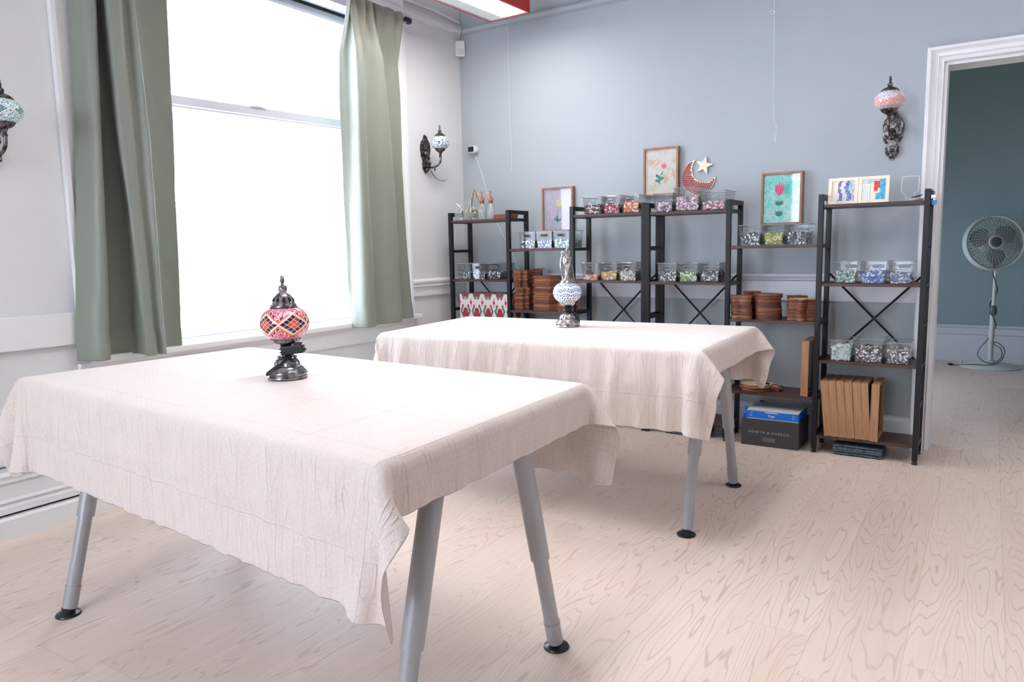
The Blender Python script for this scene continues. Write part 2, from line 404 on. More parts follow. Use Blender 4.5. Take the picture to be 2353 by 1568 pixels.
tilt_box(b, -0.125, -0.095, y0, y1, mz(y0, -0.056), mz(y0, -0.046), mz(y1, -0.056), mz(y1, -0.046))
box(b, -0.098, -0.088, -1.70, -1.66, mz(-1.68, -0.002), mz(-1.68, 0.008)); box(b, -0.1, -0.094, -1.73, -1.63, mz(-1.68, -0.004), mz(-1.68, 0.004))
obj('lower_sash', b, M_wht, w1)
b = nb()
box(b, -0.185, -0.145, y0, y0+0.05, 1.8, 2.5); box(b, -0.185, -0.145, y1-0.05, y1, 1.8, 2.5)
box(b, -0.185, -0.145, y0, y1, 2.452, 2.505); box(b, -0.14, -0.12, y0, y1, 2.452, 2.468)
obj('upper_sash', b, M_wht, w1)
b = nb(); box(b, -0.15, -0.12, y0, y1, 2.507, 2.513); obj('gap', b, M_gap, w1)
b = nb(); box(b, -0.124, -0.12, y0+0.03, y1-0.03, 0.68, 1.85); box(b, -0.168, -0.164, y0+0.03, y1-0.03, 1.8, 2.46); obj('pane', b, M_glass, w1)
b = nb()   # stool, apron
box(b, -0.2, 0.0, WY0, WY1, 0.62, 0.655)
box(b, -0.1, 0.058, WY0-0.06, WY1+0.15, 0.648, 0.676, 0.006)
box(b, -0.1, -0.02, WY0+0.03, WY1-0.03, 0.66, 0.688, 0.006)
obj('window_sill', b, M_trim, w1)
b = nb(); prism(b, [(0, 0.54), (0.016, 0.54), (0.016, 0.612), (0.024, 0.618), (0.018, 0.628), (0.03, 0.636), (0.03, 0.648), (0, 0.648)], (0, WY0-0.11, 0), (1, 0, 0), (0, 0, 1), (0, 1, 0), WY1-WY0+0.22)
obj('window_apron', b, M_trim, w1)

# ------------------------------------------------------------------ curtains
M_curt = mat('sage_green_satin', '80867a', 0.42, 0, 0.45)
bsdf(M_curt).inputs['Sheen Weight'].default_value = 0.25
_nt = M_curt.node_tree; _co, _x, _y, _z = coords(_nt)
bump(M_curt, tex(_nt, 'ShaderNodeTexNoise', comb(_nt, _x*9, _y*9, _z*4), Scale=1.0, Detail=1.0), 0.12, 0.03)
def at_z(track, z):
    tr = sorted(track, key=lambda p: -p[1])
    if z >= tr[0][1]: a, b2 = tr[0], tr[1]
    elif z <= tr[-1][1]: a, b2 = tr[-2], tr[-1]
    else:
        for a, b2 in zip(tr, tr[1:]):
            if a[1] >= z >= b2[1]: break
    t = (z-a[1])/(b2[1]-a[1]); return a[0]+(b2[0]-a[0])*t
def curtain(name, tracks, ztop, zbot, rod_x, gather, label, bot_fn=lambda t: 0.0, seed=0):
    """tracks: list of (x, [(y,z)...]) in order along the cloth"""
    bm = nb(); rows = []; NZ = 72
    for k in range(NZ+1):
        s = k/NZ; z = ztop+(zbot-ztop)*s
        top = max(0.0, 1-(ztop-z)/0.30)          # gathered near the rod
        ctl = []
        for x, tr in tracks:
            y = at_z(tr, min(z, 2.45)); xx = x*(1-min(1, top*1.15))+(rod_x+0.024)*min(1, top*1.15)
            ctl.append((xx, y, 0))
        pts = spline(ctl, 10)
        row = []
        n = len(pts)
        for i, p in enumerate(pts):
            t = i/(n-1)
            w = math.sin(t*gather*2*PI+seed)*0.013*min(1, top*1.5)+math.sin(t*gather*5.1+2)*0.006*top
            wr = noise.noise(Vector((t*5+seed, z*2.2, 0)))*0.010*min(1, s*1.6)+noise.noise(Vector((t*4+seed, z*9+t*12, 3)))*0.0028*min(1, s*2)
            hem = 0.005 if z < zbot+0.09 else 0
            zz = z if k < NZ else z+bot_fn(t)
            if k == 0: zz += 0.006*math.sin(t*gather*3.1*2)
            row.append(bm.verts.new((max(0.028, p.x+w+wr+hem), p.y, zz-0)))
        rows.append(row)
    for a, c in zip(rows, rows[1:]):
        for i in range(len(a)-1): bm.faces.new((a[i], a[i+1], c[i+1], c[i]))
    o = obj(name, bm, M_curt, None, smooth=False)
    for p in o.data.polygons: p.use_smooth = True
    so = o.modifiers.new('thickness', 'SOLIDIFY'); so.thickness = 0.003; so.offset = 0
    su = o.modifiers.new('smooth', 'SUBSURF'); su.levels = 1; su.render_levels = 1
    tag(o, label, 'curtain', 'sage green curtains')
    # stitched hem line
    h = nb(); zh = zbot+0.095; pr = []
    r = rows[int(round((ztop-zh)/(ztop-zbot)*NZ))]
    return o
Lt = [(0.045, [(-2.70, 2.13), (-2.717, 1.58), (-2.738, 1.333), (-2.799, 0.676)]),
      (0.12, [(-2.685, 2.13), (-2.70, 1.58), (-2.715, 1.333), (-2.765, 0.676)]),
      (0.15, [(-2.652, 2.131), (-2.682, 1.578), (-2.693, 1.331), (-2.73, 0.68)]),
      (0.13, [(-2.632, 2.131), (-2.660, 1.578), (-2.668, 1.331), (-2.70, 0.68)]),
      (0.05, [(-2.628, 2.131), (-2.655, 1.578), (-2.662, 1.331), (-2.68, 0.68)]),
      (0.028, [(-2.60, 2.13), (-2.60, 1.58), (-2.60, 1.33), (-2.625, 0.68)]),
      (0.06, [(-2.575, 2.13), (-2.555, 1.58), (-2.54, 1.33), (-2.555, 0.68)]),
      (0.14, [(-2.60, 2.13), (-2.59, 1.58), (-2.57, 1.33), (-2.56, 0.68)]),
      (0.19, [(-2.616, 2.127), (-2.613, 1.579), (-2.60, 1.332), (-2.575, 0.675)]),
      (0.205, [(-2.575, 2.136), (-2.58, 1.793), (-2.57, 1.332), (-2.545, 0.674)]),
      (0.175, [(-2.535, 2.154), (-2.535, 1.806), (-2.53, 1.337), (-2.52, 0.671)]),
      (0.205, [(-2.512, 2.153), (-2.494, 1.593), (-2.496, 1.336), (-2.497, 0.669)]),
      (0.14, [(-2.500, 2.153), (-2.480, 1.593), (-2.482, 1.336), (-2.483, 0.669)]),
      (0.05, [(-2.49, 2.15), (-2.47, 1.6), (-2.47, 1.3), (-2.47, 0.67)]),
      (0.03, [(-2.40, 2.2), (-2.39, 1.6), (-2.39, 1.3), (-2.40, 0.67)]),
      (0.035, [(-2.32, 2.23), (-2.33, 1.6), (-2.34, 1.3), (-2.355, 0.67)]),
      (0.05, [(-2.263, 2.24), (-2.281, 1.627), (-2.295, 1.351), (-2.317, 0.664)])]
curtain('curtain', Lt, 2.56, 0.668, 0.11, 5, 'long sage green satin curtain on the left side of the window, nearest the near table')
Rr = [(0.045, [(-1.197, 2.491), (-1.225, 1.92), (-1.229, 1.449), (-1.227, 0.896), (-1.219, 0.696)]),
      (0.07, [(-1.20, 2.436), (-1.20, 2.1), (-1.215, 1.45), (-1.222, 0.69)]),
      (0.10, [(-1.184, 2.436), (-1.18, 2.271), (-1.19, 1.853), (-1.215, 1.309), (-1.222, 0.698)]),
      (0.165, [(-1.192, 2.399), (-1.19, 2.142), (-1.195, 1.845), (-1.209, 1.307), (-1.21, 0.657)]),
      (0.17, [(-1.145, 2.399), (-1.14, 2.142), (-1.15, 1.845), (-1.16, 1.307), (-1.14, 0.657)]),
      (0.125, [(-1.09, 2.434), (-1.09, 2.168), (-1.095, 1.863), (-1.098, 1.312), (-1.083, 0.647)]),
      (0.165, [(-1.052, 2.41), (-1.024, 2.174), (-1.013, 1.87), (-1.013, 1.313), (-0.975, 0.651)]),
      (0.172, [(-1.001, 2.398), (-0.967, 2.014), (-0.936, 1.628), (-0.92, 1.17), (-0.907, 0.644)]),
      (0.12, [(-0.985, 2.398), (-0.95, 2.014), (-0.92, 1.628), (-0.905, 1.17), (-0.892, 0.644)]),
      (0.07, [(-0.955, 2.39), (-0.93, 2.0), (-0.91, 1.6), (-0.89, 1.17), (-0.87, 0.66)]),
      (0.075, [(-0.87, 2.45), (-0.84, 2.0), (-0.83, 1.6), (-0.80, 1.17), (-0.78, 0.66)]),
      (0.10, [(-0.80, 2.5), (-0.77, 2.05), (-0.775, 1.6), (-0.755, 1.1), (-0.73, 0.67)]),
      (0.07, [(-0.756, 2.525), (-0.739, 2.06), (-0.751, 1.473), (-0.718, 0.869), (-0.686, 0.679)])]
curtain('curtain', Rr, 2.535, 0.655, 0.11, 9, 'long sage green satin curtain right of the window, beside the blue wall lamp', lambda t: 0.02*t-0.01, 3)
rod = empty('curtain_rod', (0.11, -0.72, 2.513), 0, 'thin black curtain rod with barrel end cap above the window', 'curtain rod')
b = nb(); cyl(b, (0, -2.35, 0), (0, 0, 0), 0.009, n=16); obj('pole', b, M_black, rod, smooth=True)
b = nb(); lathe(b, [(0.009, 0), (0.012, 0.006), (0.012, 0.012), (0.02, 0.018), (0.021, 0.03), (0.021, 0.055), (0.018, 0.062), (0.0, 0.063)], 24, mtx=Matrix.Rotation(-PI/2, 4, 'X')); obj('finial', b, M_blackp, rod, smooth=True)
for yy in (-0.02, -2.2):
    b = nb(); cyl(b, (-0.108, yy, 0), (0, yy, 0), 0.006, n=10); cyl(b, (-0.11, yy, 0), (-0.104, yy, 0), 0.022, n=16); obj('bracket', b, M_black, rod)

# ------------------------------------------------------------------ tables and draped cloths
TH = 0.725
def cloth_sim(C, Lx, Wy, left, right, front, back, seed, h=0.0185, steps=1500):
    """C: NL,NR,FR,FL corners of the table top; a cloth overhanging each edge is dropped on it"""
    NL, NR, FR, FL = [np.array(c, float) for c in C]
    def axis(a, m, c):          # grid lines fall exactly on the table edges
        k = lambda L: max(2, int(round(L/h)))
        return np.concatenate([np.linspace(-a, 0, k(a)+1)[:-1], np.linspace(0, m, k(m)+1), np.linspace(m, m+c, k(c)+1)[1:]])
    us = axis(left, Lx, right); vs = axis(front, Wy, back); nx, ny = len(us), len(vs)
    Ug, Vg = np.meshgrid(us, vs)
    a = (Ug/Lx)[..., None]; c = (Vg/Wy)[..., None]
    ac = np.clip(a, 0, 1); cc = np.clip(c, 0, 1)
    P2 = NL*(1-ac)*(1-cc)+NR*ac*(1-cc)+FR*ac*cc+FL*(1-ac)*cc
    ex = (NR-NL)/np.linalg.norm(NR-NL); ey = np.array([-ex[1], ex[0]])
    P2 = P2+ex*((Ug-np.clip(Ug, 0, Lx))[..., None])+ey*((Vg-np.clip(Vg, 0, Wy))[..., None])
    rng = np.random.RandomState(seed)
    P = np.dstack([P2, np.full(Ug.shape, TH)]).reshape(-1, 3); N = P.shape[0]
    idx = np.arange(N).reshape(ny, nx)
    inside = ((Ug > -1e-6) & (Ug < Lx+1e-6) & (Vg > -1e-6) & (Vg < Wy+1e-6)).ravel(); uf, vf = Ug.ravel(), Vg.ravel()
    w = np.where(inside, 0.0, 1.0)
    out = ~inside
    P[out, 2] += 0.0
    P[out, :2] += (rng.rand(out.sum(), 2)-0.5)*0.003
    # smooth ripples to seed natural folds
    ph = rng.rand(6)*6
    rip = sum(np.sin(Ug*k+Vg*k*0.7+p)*0.004 for k, p in zip((9, 14, 21, 27, 33, 41), ph)).ravel()
    cons = []
    def add(i, j, k, rest=None):
        i = i.ravel(); j = j.ravel()
        m = (w[i]+w[j]) > 0; i, j = i[m], j[m]
        if len(i) == 0: return
        r = np.hypot(uf[i]-uf[j], vf[i]-vf[j])
        ws = w[i]+w[j]; cons.append((i, j, r, (w[i]/ws*k)[:, None], (w[j]/ws*k)[:, None]))
    for p in (0, 1):
        n = (nx-p)//2; add(idx[:, p:p+2*n:2], idx[:, p+1:p+1+2*n:2], 1.0)
        n = (ny-p)//2; add(idx[p:p+2*n:2, :], idx[p+1:p+1+2*n:2, :], 1.0)
    for p in (0, 1):
        n = (nx-p)//2
        add(idx[:-1, p:p+2*n:2], idx[1:, p+1:p+1+2*n:2], 0.45); add(idx[1:, p:p+2*n:2], idx[:-1, p+1:p+1+2*n:2], 0.45)
    for p in (0, 1, 2, 3):
        ii = np.arange(p, nx-2, 4)
        if len(ii): add(idx[:, ii], idx[:, ii+2], 0.10)
        jj = np.arange(p, ny-2, 4)
        if len(jj): add(idx[jj, :], idx[jj+2, :], 0.10)
    poly = [NL, NR, FR, FL]; eds = []
    for q in range(4):
        p0, p1 = poly[q], poly[(q+1) % 4]; t = (p1-p0)/np.linalg.norm(p1-p0); eds.append((p0, np.array([t[1], -t[0]])))   # outward normal (ccw polygon)
    Vv = np.zeros_like(P); dt = 1/240.0
    for s in range(steps):
        Vv[:, 2] -= 9.8*dt*(w > 0)
        if s < 300: Vv[:, :2] += 0
        Vv *= 0.992 if s < steps*0.7 else 0.97
        X = P+Vv*dt*w[:, None]
        for rep in (0, 1):
            for i, j, r, wi, wj in cons:
                dlt = X[j]-X[i]; L = np.sqrt((dlt*dlt).sum(1))+1e-9
                f = dlt*((L-r)/L)[:, None]
                X[i] += f*wi; X[j] -= f*wj
            sd = np.stack([(X[:, :2]-p0) @ nrm for p0, nrm in eds], 1)
            msd = sd.max(1); bd = sd.argmax(1)
            pen = (msd < 0.004) & (X[:, 2] < TH) & (w > 0)
            if pen.any():
                top = pen & ((TH-X[:, 2]) < (0.004-msd))
                X[top, 2] = TH
                side = pen & ~top
                nr = np.array([e[1] for e in eds])[bd[side]]
                X[side, :2] += nr*(0.004-msd[side])[:, None]
            lo = X[:, 2] < 0.02; X[lo, 2] = 0.02
        Vv = (X-P)/dt; sp = np.sqrt((Vv*Vv).sum(1)); k = np.minimum(1, 3.0/(sp+1e-9)); Vv *= k[:, None]
        P = X
    return P, Ug.ravel(), Vg.ravel(), nx, ny
M_cloth = mat('white_cotton_tablecloth', 'f0ebe6', 0.85, 0, 0.2); _nt = M_cloth.node_tree
bsdf(M_cloth).inputs['Sheen Weight'].default_value = 0.2
_co, _u, _v, _w = coords(_nt, 'UV')
_pu = (_u/0.0135).fract()-0.5; _pv = (_v/0.0135+((_u/0.0135).floor()*0.5)).fract()-0.5
_plus = ((_pu.m('ABSOLUTE').step(0.16, 0.06)*_pv.m('ABSOLUTE').step(0.42, 0.34)).m('MAXIMUM', _pv.m('ABSOLUTE').step(0.16, 0.06)*_pu.m('ABSOLUTE').step(0.36, 0.28)))
_fold = lambda c, p: ((c/p).fract()-0.5).m('ABSOLUTE').step(0.5-0.004/p, 0.5-0.0005/p)
_fw = tex(_nt, 'ShaderNodeTexNoise', comb(_nt, _u*7.0, _v*7.0, 0.0), Scale=1.0, Detail=4.0, Roughness=0.6, Distortion=1.5)
_fb = ((_v-1.0).step(0.0, -0.03)+(_v-1.89).step(0.0, 0.03)).m('MINIMUM', 1.0)
_sd = ((_u-1.0).step(0.0, -0.03)+(_u-2.60).step(0.0, 0.03)).m('MINIMUM', 1.0)
_w1 = tex(_nt, 'ShaderNodeTexNoise', comb(_nt, _u*24.0, _v*5.0, 0.0), Scale=1.0, Detail=2.5, Distortion=0.6)
_w2 = tex(_nt, 'ShaderNodeTexNoise', comb(_nt, _u*5.0, _v*20.0, 4.0), Scale=1.0, Detail=2.5, Distortion=0.6)
_rg = lambda n: ((n-0.5).m('ABSOLUTE')*-14.0+1.0).m('MAXIMUM', 0.0).m('POWER', 1.6)
_wn = tex(_nt, 'ShaderNodeTexNoise', comb(_nt, _u*900.0, _v*300.0, 0.0), Scale=1.0, Detail=2.0)
_ridge = (((_fw*6.0).fract()-0.5).m('ABSOLUTE')*-2.0+1.0).m('POWER', 6.0)
setc(M_cloth, mixc(_nt, _plus*0.3, 'dfd3cc', 'eee5df'))
_b1 = _nt.nodes.new('ShaderNodeBump'); _b1.inputs['Strength'].default_value = 0.35; _b1.inputs['Distance'].default_value = 0.0012
_nt.links.new((_plus+_wn*0.4).s, _b1.inputs['Height'])
_b2 = _nt.nodes.new('ShaderNodeBump'); _b2.inputs['Strength'].default_value = 0.55; _b2.inputs['Distance'].default_value = 0.012
_nt.links.new((_fw*0.8+_ridge*0.05+_rg(_w1)*_fb*0.28+_rg(_w2)*_sd*0.22+_fold(_u, 0.262)*0.22+_fold(_v+0.11, 0.235)*0.22).s, _b2.inputs['Height']); _nt.links.new(_b1.outputs[0], _b2.inputs['Normal'])
_nt.links.new(_b2.outputs[0], bsdf(M_cloth).inputs['Normal'])

def make_cloth(C, over, seed, label):
    Lx = (math.dist(C[0], C[1])+math.dist(C[3], C[2]))/2; Wy = (math.dist(C[0], C[3])+math.dist(C[1], C[2]))/2
    P, Ug, Vg, nx, ny = cloth_sim(C, Lx, Wy, *over, seed)
    bm = nb(); uvl = bm.loops.layers.uv.new('UVMap')
    vs = [bm.verts.new(p) for p in P]
    for j in range(ny-1):
        for i in range(nx-1):
            q = [j*nx+i, j*nx+i+1, (j+1)*nx+i+1, (j+1)*nx+i]
            f = bm.faces.new([vs[k] for k in q])
            for l, k in zip(f.loops, q): l[uvl].uv = (Ug[k]+1, Vg[k]+1)
            f.smooth = True
    bm.normal_update()
    left, right, front, back = over
    nrm = [v.normal.copy() for v in vs]
    for k, v in enumerate(vs):
        u, w = Ug[k], Vg[k]
        ov = max(-w, w-Wy, -u, u-Lx)
        if ov <= 0.01: v.co.z += abs(noise.noise(Vector((u*3, w*3, seed))))*0.0012; continue
        s = u if (w < 0 or w > Wy) else w
        am = min(1, (ov-0.01)/0.08)
        n1 = noise.noise(Vector((s*13+seed*3, ov*2.5, seed))); n2 = noise.noise(Vector((s*34, ov*5, seed+5)))
        ridge = (1-abs(n1)*2.4); rd = max(0, ridge)**3
        crease = math.exp(-((ov-0.135-0.008*noise.noise(Vector((s*6, 0, 2))))/0.007)**2)*0.005 if (w < 0 or w > Wy) else 0
        v.co += nrm[k]*(am*(rd*0.012+n2*0.005)+crease+0.0015)
    o = obj('tablecloth', bm, M_cloth)
    so = o.modifiers.new('thickness', 'SOLIDIFY'); so.thickness = 0.0014; so.offset = -1
    su = o.modifiers.new('smooth', 'SUBSURF'); su.levels = 1; su.render_levels = 1
    return tag(o, label, 'tablecloth')
def leg_parts(root, foot, top, r1=0.0255, r2=0.0205, split=0.42):
    foot, top = Vector(foot), Vector(top); d = top-foot
    lg_b = nb(); cyl(lg_b, foot+d*split, top, r1, n=32); lg = obj('leg', lg_b, M_steel, root, smooth=True)
    b = nb(); cyl(b, foot+d*0.03, foot+d*(split+0.02), r2, n=32); obj('inner_tube', b, M_steel, lg, smooth=True)
    b = nb(); cyl(b, foot+d*0.035, foot+d*0.12, r2+0.0015, n=32); cyl(b, foot+d*0.12, foot+d*0.126, r2+0.003, n=32); obj('foot_sleeve', b, M_steel, lg, smooth=True)
    b = nb(); lathe(b, [(0.034, 0), (0.036, 0.003), (0.034, 0.007), (0.024, 0.011), (0.017, 0.016), (0.017, 0.026)], 32, mtx=Matrix.Translation(foot)); obj('foot', b, M_blackp, lg, smooth=True)
def make_table(C, legs, label):
    c0 = sum((Vector((*p, 0)) for p in C), Vector())/4
    root = empty('table', c0, 0, label, 'table', 'work tables on steel A-frame legs')
    P = [(Vector((*p, 0))-c0) for p in C]
    cc = sum(P, Vector())/4; P = [cc+(p-cc)*((p-cc).length-0.05)/(p-cc).length for p in P]
    b = nb(); prism(b, [(p.x, p.y) for p in P], (0, 0, TH-0.028), (1, 0, 0), (0, 1, 0), (0, 0, 1), 0.023); obj('tabletop', b, M_wht, root)
    for f, t in legs:
        leg_parts(root, Vector(f)-Vector((c0.x, c0.y, 0)), Vector(t)-Vector((c0.x, c0.y, 0)))
    for k in range(0, len(legs), 2):
        t0, t1 = Vector(legs[k][1])-c0, Vector(legs[k+1][1])-c0
        m = (t0+t1)/2; b = nb(); box(b, m.x-0.025, m.x+0.025, t0.y-0.03, t1.y+0.03, TH-0.045, TH-0.026, 0.003)
        obj('leg_bracket', b, M_steel, root)
    return root
C1 = [(0.664, -3.279), (2.33, -3.417), (2.302, -2.552), (0.728, -2.453)]
C2 = [(0.879, -1.86), (2.376, -1.801), (2.346, -0.954), (0.776, -1.034)]
make_table(C1, [((2.272, -3.357, 0), (2.272, -3.17, 0.69)), ((2.272, -2.685, 0), (2.272, -2.875, 0.69)),
                ((0.886, -3.30, 0), (0.886, -3.115, 0.70)), ((0.886, -2.62, 0), (0.886, -2.83, 0.70))],
           'near work table on silver telescopic legs, the one carrying the red lamp')
make_table(C2, [((2.305, -1.74, 0), (2.305, -1.555, 0.70)), ((2.29, -1.075, 0), (2.29, -1.29, 0.70)),
                ((1.0, -1.72, 0), (1.0, -1.54, 0.70)), ((1.0, -1.07, 0), (1.0, -1.28, 0.70))],
           'far work table on silver telescopic legs, the one carrying the blue lamp')
make_cloth(C1, (0.15, 0.115, 0.285, 0.272), 3, 'white woven cotton cloth draped over the near table, under the red mosaic lamp')
make_cloth(C2, (0.15, 0.115, 0.30, 0.25), 8, 'white woven cotton cloth draped over the far table, under the blue mosaic lamp')

# ------------------------------------------------------------------ ceiling light fixtures
M_diff = mat('prismatic_diffuser', 'b4bdbc', 0.5)
bsdf(M_diff).inputs['Emission Color'].default_value = (1.0, 0.955, 0.91, 1); bsdf(M_diff).inputs['Emission Strength'].default_value = LAMP
_nt = M_diff.node_tree; _co, _x, _y, _z = coords(_nt)
# the tubes run along the middle of the lens: brighter there
_tb = ((_x-0.055).m('ABSOLUTE')).step(0.12, 0.02).m('POWER', 2.0)*0.995+0.005
_em = _tb*((((_x*160.0).fract()-0.5).m('ABSOLUTE')*0.4)+0.8)*LAMP
_nt.links.new(_em.s, bsdf(M_diff).inputs['Emission Strength'])
def fixture(x, y, rz, label):
    r = empty('pendant_light_fixture', (x, y, 2.5), rz, label, 'ceiling light', 'red framed fluorescent ceiling lights')
    hw, hl = 0.148, 0.62
    b = nb(); box(b, -hw, -hw+0.008, -hl, hl, 0, 0.13); box(b, hw-0.008, hw, -hl, hl, 0, 0.13); box(b, -hw, hw, -hl, -hl+0.008, 0, 0.13); box(b, -hw, hw, hl-0.008, hl, 0, 0.13); box(b, -hw, hw, -hl, hl, 0.122, 0.13)
    obj('housing', b, M_red, r)
    b = nb(); i = 0.008
    box(b, -hw+i, -hw+0.02, -hl+i, hl-i, 0.002, 0.008); box(b, hw-0.02, hw-i, -hl+i, hl-i, 0.002, 0.008); box(b, -hw+0.02, hw-0.02, -hl+i, -hl+0.02, 0.002, 0.008); box(b, -hw+0.02, hw-0.02, hl-0.02, hl-i, 0.002, 0.008)
    obj('lens_frame', b, M_wht, r)
    b = nb(); box(b, -hw+0.02, hw-0.02, -hl+0.02, hl-0.02, 0.004, 0.007); obj('diffuser', b, M_diff, r)
    for s in (-1, 1):
        b = nb(); cyl(b, (0, s*0.45, 0.13), (0, s*0.45, 0.5), 0.006, n=10); obj('hanger', b, M_wht, r)
    return r
fixture(0.647, -1.008, math.radians(-3), 'red framed fluorescent light hanging near the window corner')
fixture(2.0, -2.5, math.radians(-3), 'red framed fluorescent light hanging above and between the two tables')
fixture(1.9, -5.6, math.radians(-3), 'red framed fluorescent light hanging behind the near table')
fixture(4.3, -1.4, math.radians(-3), 'red framed fluorescent light hanging farthest from the window')

# ------------------------------------------------------------------ shelving systems
PW = 0.025; YFR = -0.336; YRR = -0.116; ZT = 1.338
LEV = lambda k, dz=0: 1.2786-0.1984*k+dz
def shelving(name, xs, dz, label):
    root = empty(name, (xs[0], YFR, 0), 0, label, 'shelving unit', 'black steel shelving units')
    ox, oy = xs[0], YFR
    for x in xs:
        b = nb(); x0, x1 = x-ox-PW/2, x-ox+PW/2
        box(b, x0, x1, 0, PW, 0.018, ZT+dz, 0.0015); box(b, x0, x1, YRR-oy, YRR-oy+PW, 0.018, ZT+dz, 0.0015)
        box(b, x0, x1, PW, YRR-oy, ZT+dz-PW, ZT+dz, 0.0015)
        for k in range(7):
            z = LEV(k, dz); box(b, x0+0.002, x1-0.002, PW, YRR-oy, z-0.0105, z+0.0085)
        f = obj('frame', b, M_black, root)
        for yy in (PW/2, YRR-oy+PW/2):
            b = nb(); lathe(b, [(0.0128, 0), (0.013, 0.004), (0.012, 0.009), (0.009, 0.012), (0.009, 0.02)], 16, mtx=Matrix.Translation((x-ox, yy, 0))); obj('foot', b, M_blackp, f, smooth=True)
    for bay, (a, c) in enumerate(zip(xs, xs[1:])):
        four = (bay % 2 == 0) if name_has_first(xs) else (bay != 1)
        ks = bays[id(xs)][bay]
        for k in ks:
            z = LEV(k, dz); b = nb(); box(b, a-ox+PW/2+0.001, c-ox-PW/2-0.001, 0.004, YRR-oy+0.022, z-0.0075, z+0.0075, 0.001); obj('shelf', b, M_walnut, root)
        if 0 in ks and 2 in ks:
            zc = LEV(3, dz)+0.012; hz = 0.235; y = YRR-oy+PW+0.002
            for s in (-1, 1):
                b = nb(); p = Vector((a-ox+0.01, y, zc-s*hz)); q = Vector((c-ox-0.01, y+0.006*(s > 0), zc+s*hz))
                tube(b, [p, q], 0.0058, 8); obj('cross_brace', b, M_black, root)
            b = nb(); cyl(b, ((a+c)/2-ox, y-0.006, zc), ((a+c)/2-ox, y+0.012, zc), 0.009, n=12); obj('brace_joint', b, M_black, root)
    return root
X1 = [0.126, 0.594, 1.063, 1.531]; X2 = [1.557, 2.023, 2.491, 2.960]
bays = {id(X1): [(0, 2, 4, 6), (1, 3, 5), (0, 2, 4, 6)], id(X2): [(0, 2, 4, 6), (1, 3, 5), (0, 2, 4, 6)]}
def name_has_first(xs): return xs is X1
shelving('shelving_unit', X1, 0.006, 'black steel and brown board shelving unit in the corner, behind the far table')
shelving('shelving_unit', X2, 0.0, 'black steel and brown board shelving unit beside the doorway')
SH = lambda k, dz=0.0: LEV(k, dz)+0.0078        # top of a shelf board

# ------------------------------------------------------------------ clear bins of mosaic tiles
def bin_bm(w0, w1, hgt, d):
    bm = nb(); t = 0.0
    def wall(y_b, y_t):        # front / back wall with a stadium slot
        e = 0.004
        P = [(-w0/2, 0), (w0/2, 0), (w1/2, hgt), (-w1/2, hgt)]
        r = 0.008; hw = 0.019; zc = hgt-0.027; slot = []
        for k in range(8): a = -PI/2+PI*k/7; slot.append((hw+r*math.cos(a), zc+r*math.sin(a)))
        for k in range(8): a = PI/2+PI*k/7; slot.append((-hw+r*math.cos(a), zc+r*math.sin(a)))
        def v(p): s = p[1]/hgt; return bm.verts.new((p[0], y_b+(y_t-y_b)*s, p[1]))
        o = [v(p) for p in P]; i = [v(p) for p in slot]
        es = [bm.edges.new((o[k], o[(k+1) % 4])) for k in range(4)]+[bm.edges.new((i[k], i[(k+1) % 16])) for k in range(16)]
        bmesh.ops.triangle_fill(bm, use_beauty=True, edges=es)
        return o
    f = wall(0.006, 0); k = wall(d-0.006, d)
    bm.faces.new((f[0], f[3], k[3], k[0])); bm.faces.new((f[1], k[1], k[2], f[2])); bm.faces.new((f[0], k[0], k[1], f[1]))
    bmesh.ops.remove_doubles(bm, verts=bm.verts, dist=1e-5)
    return bm
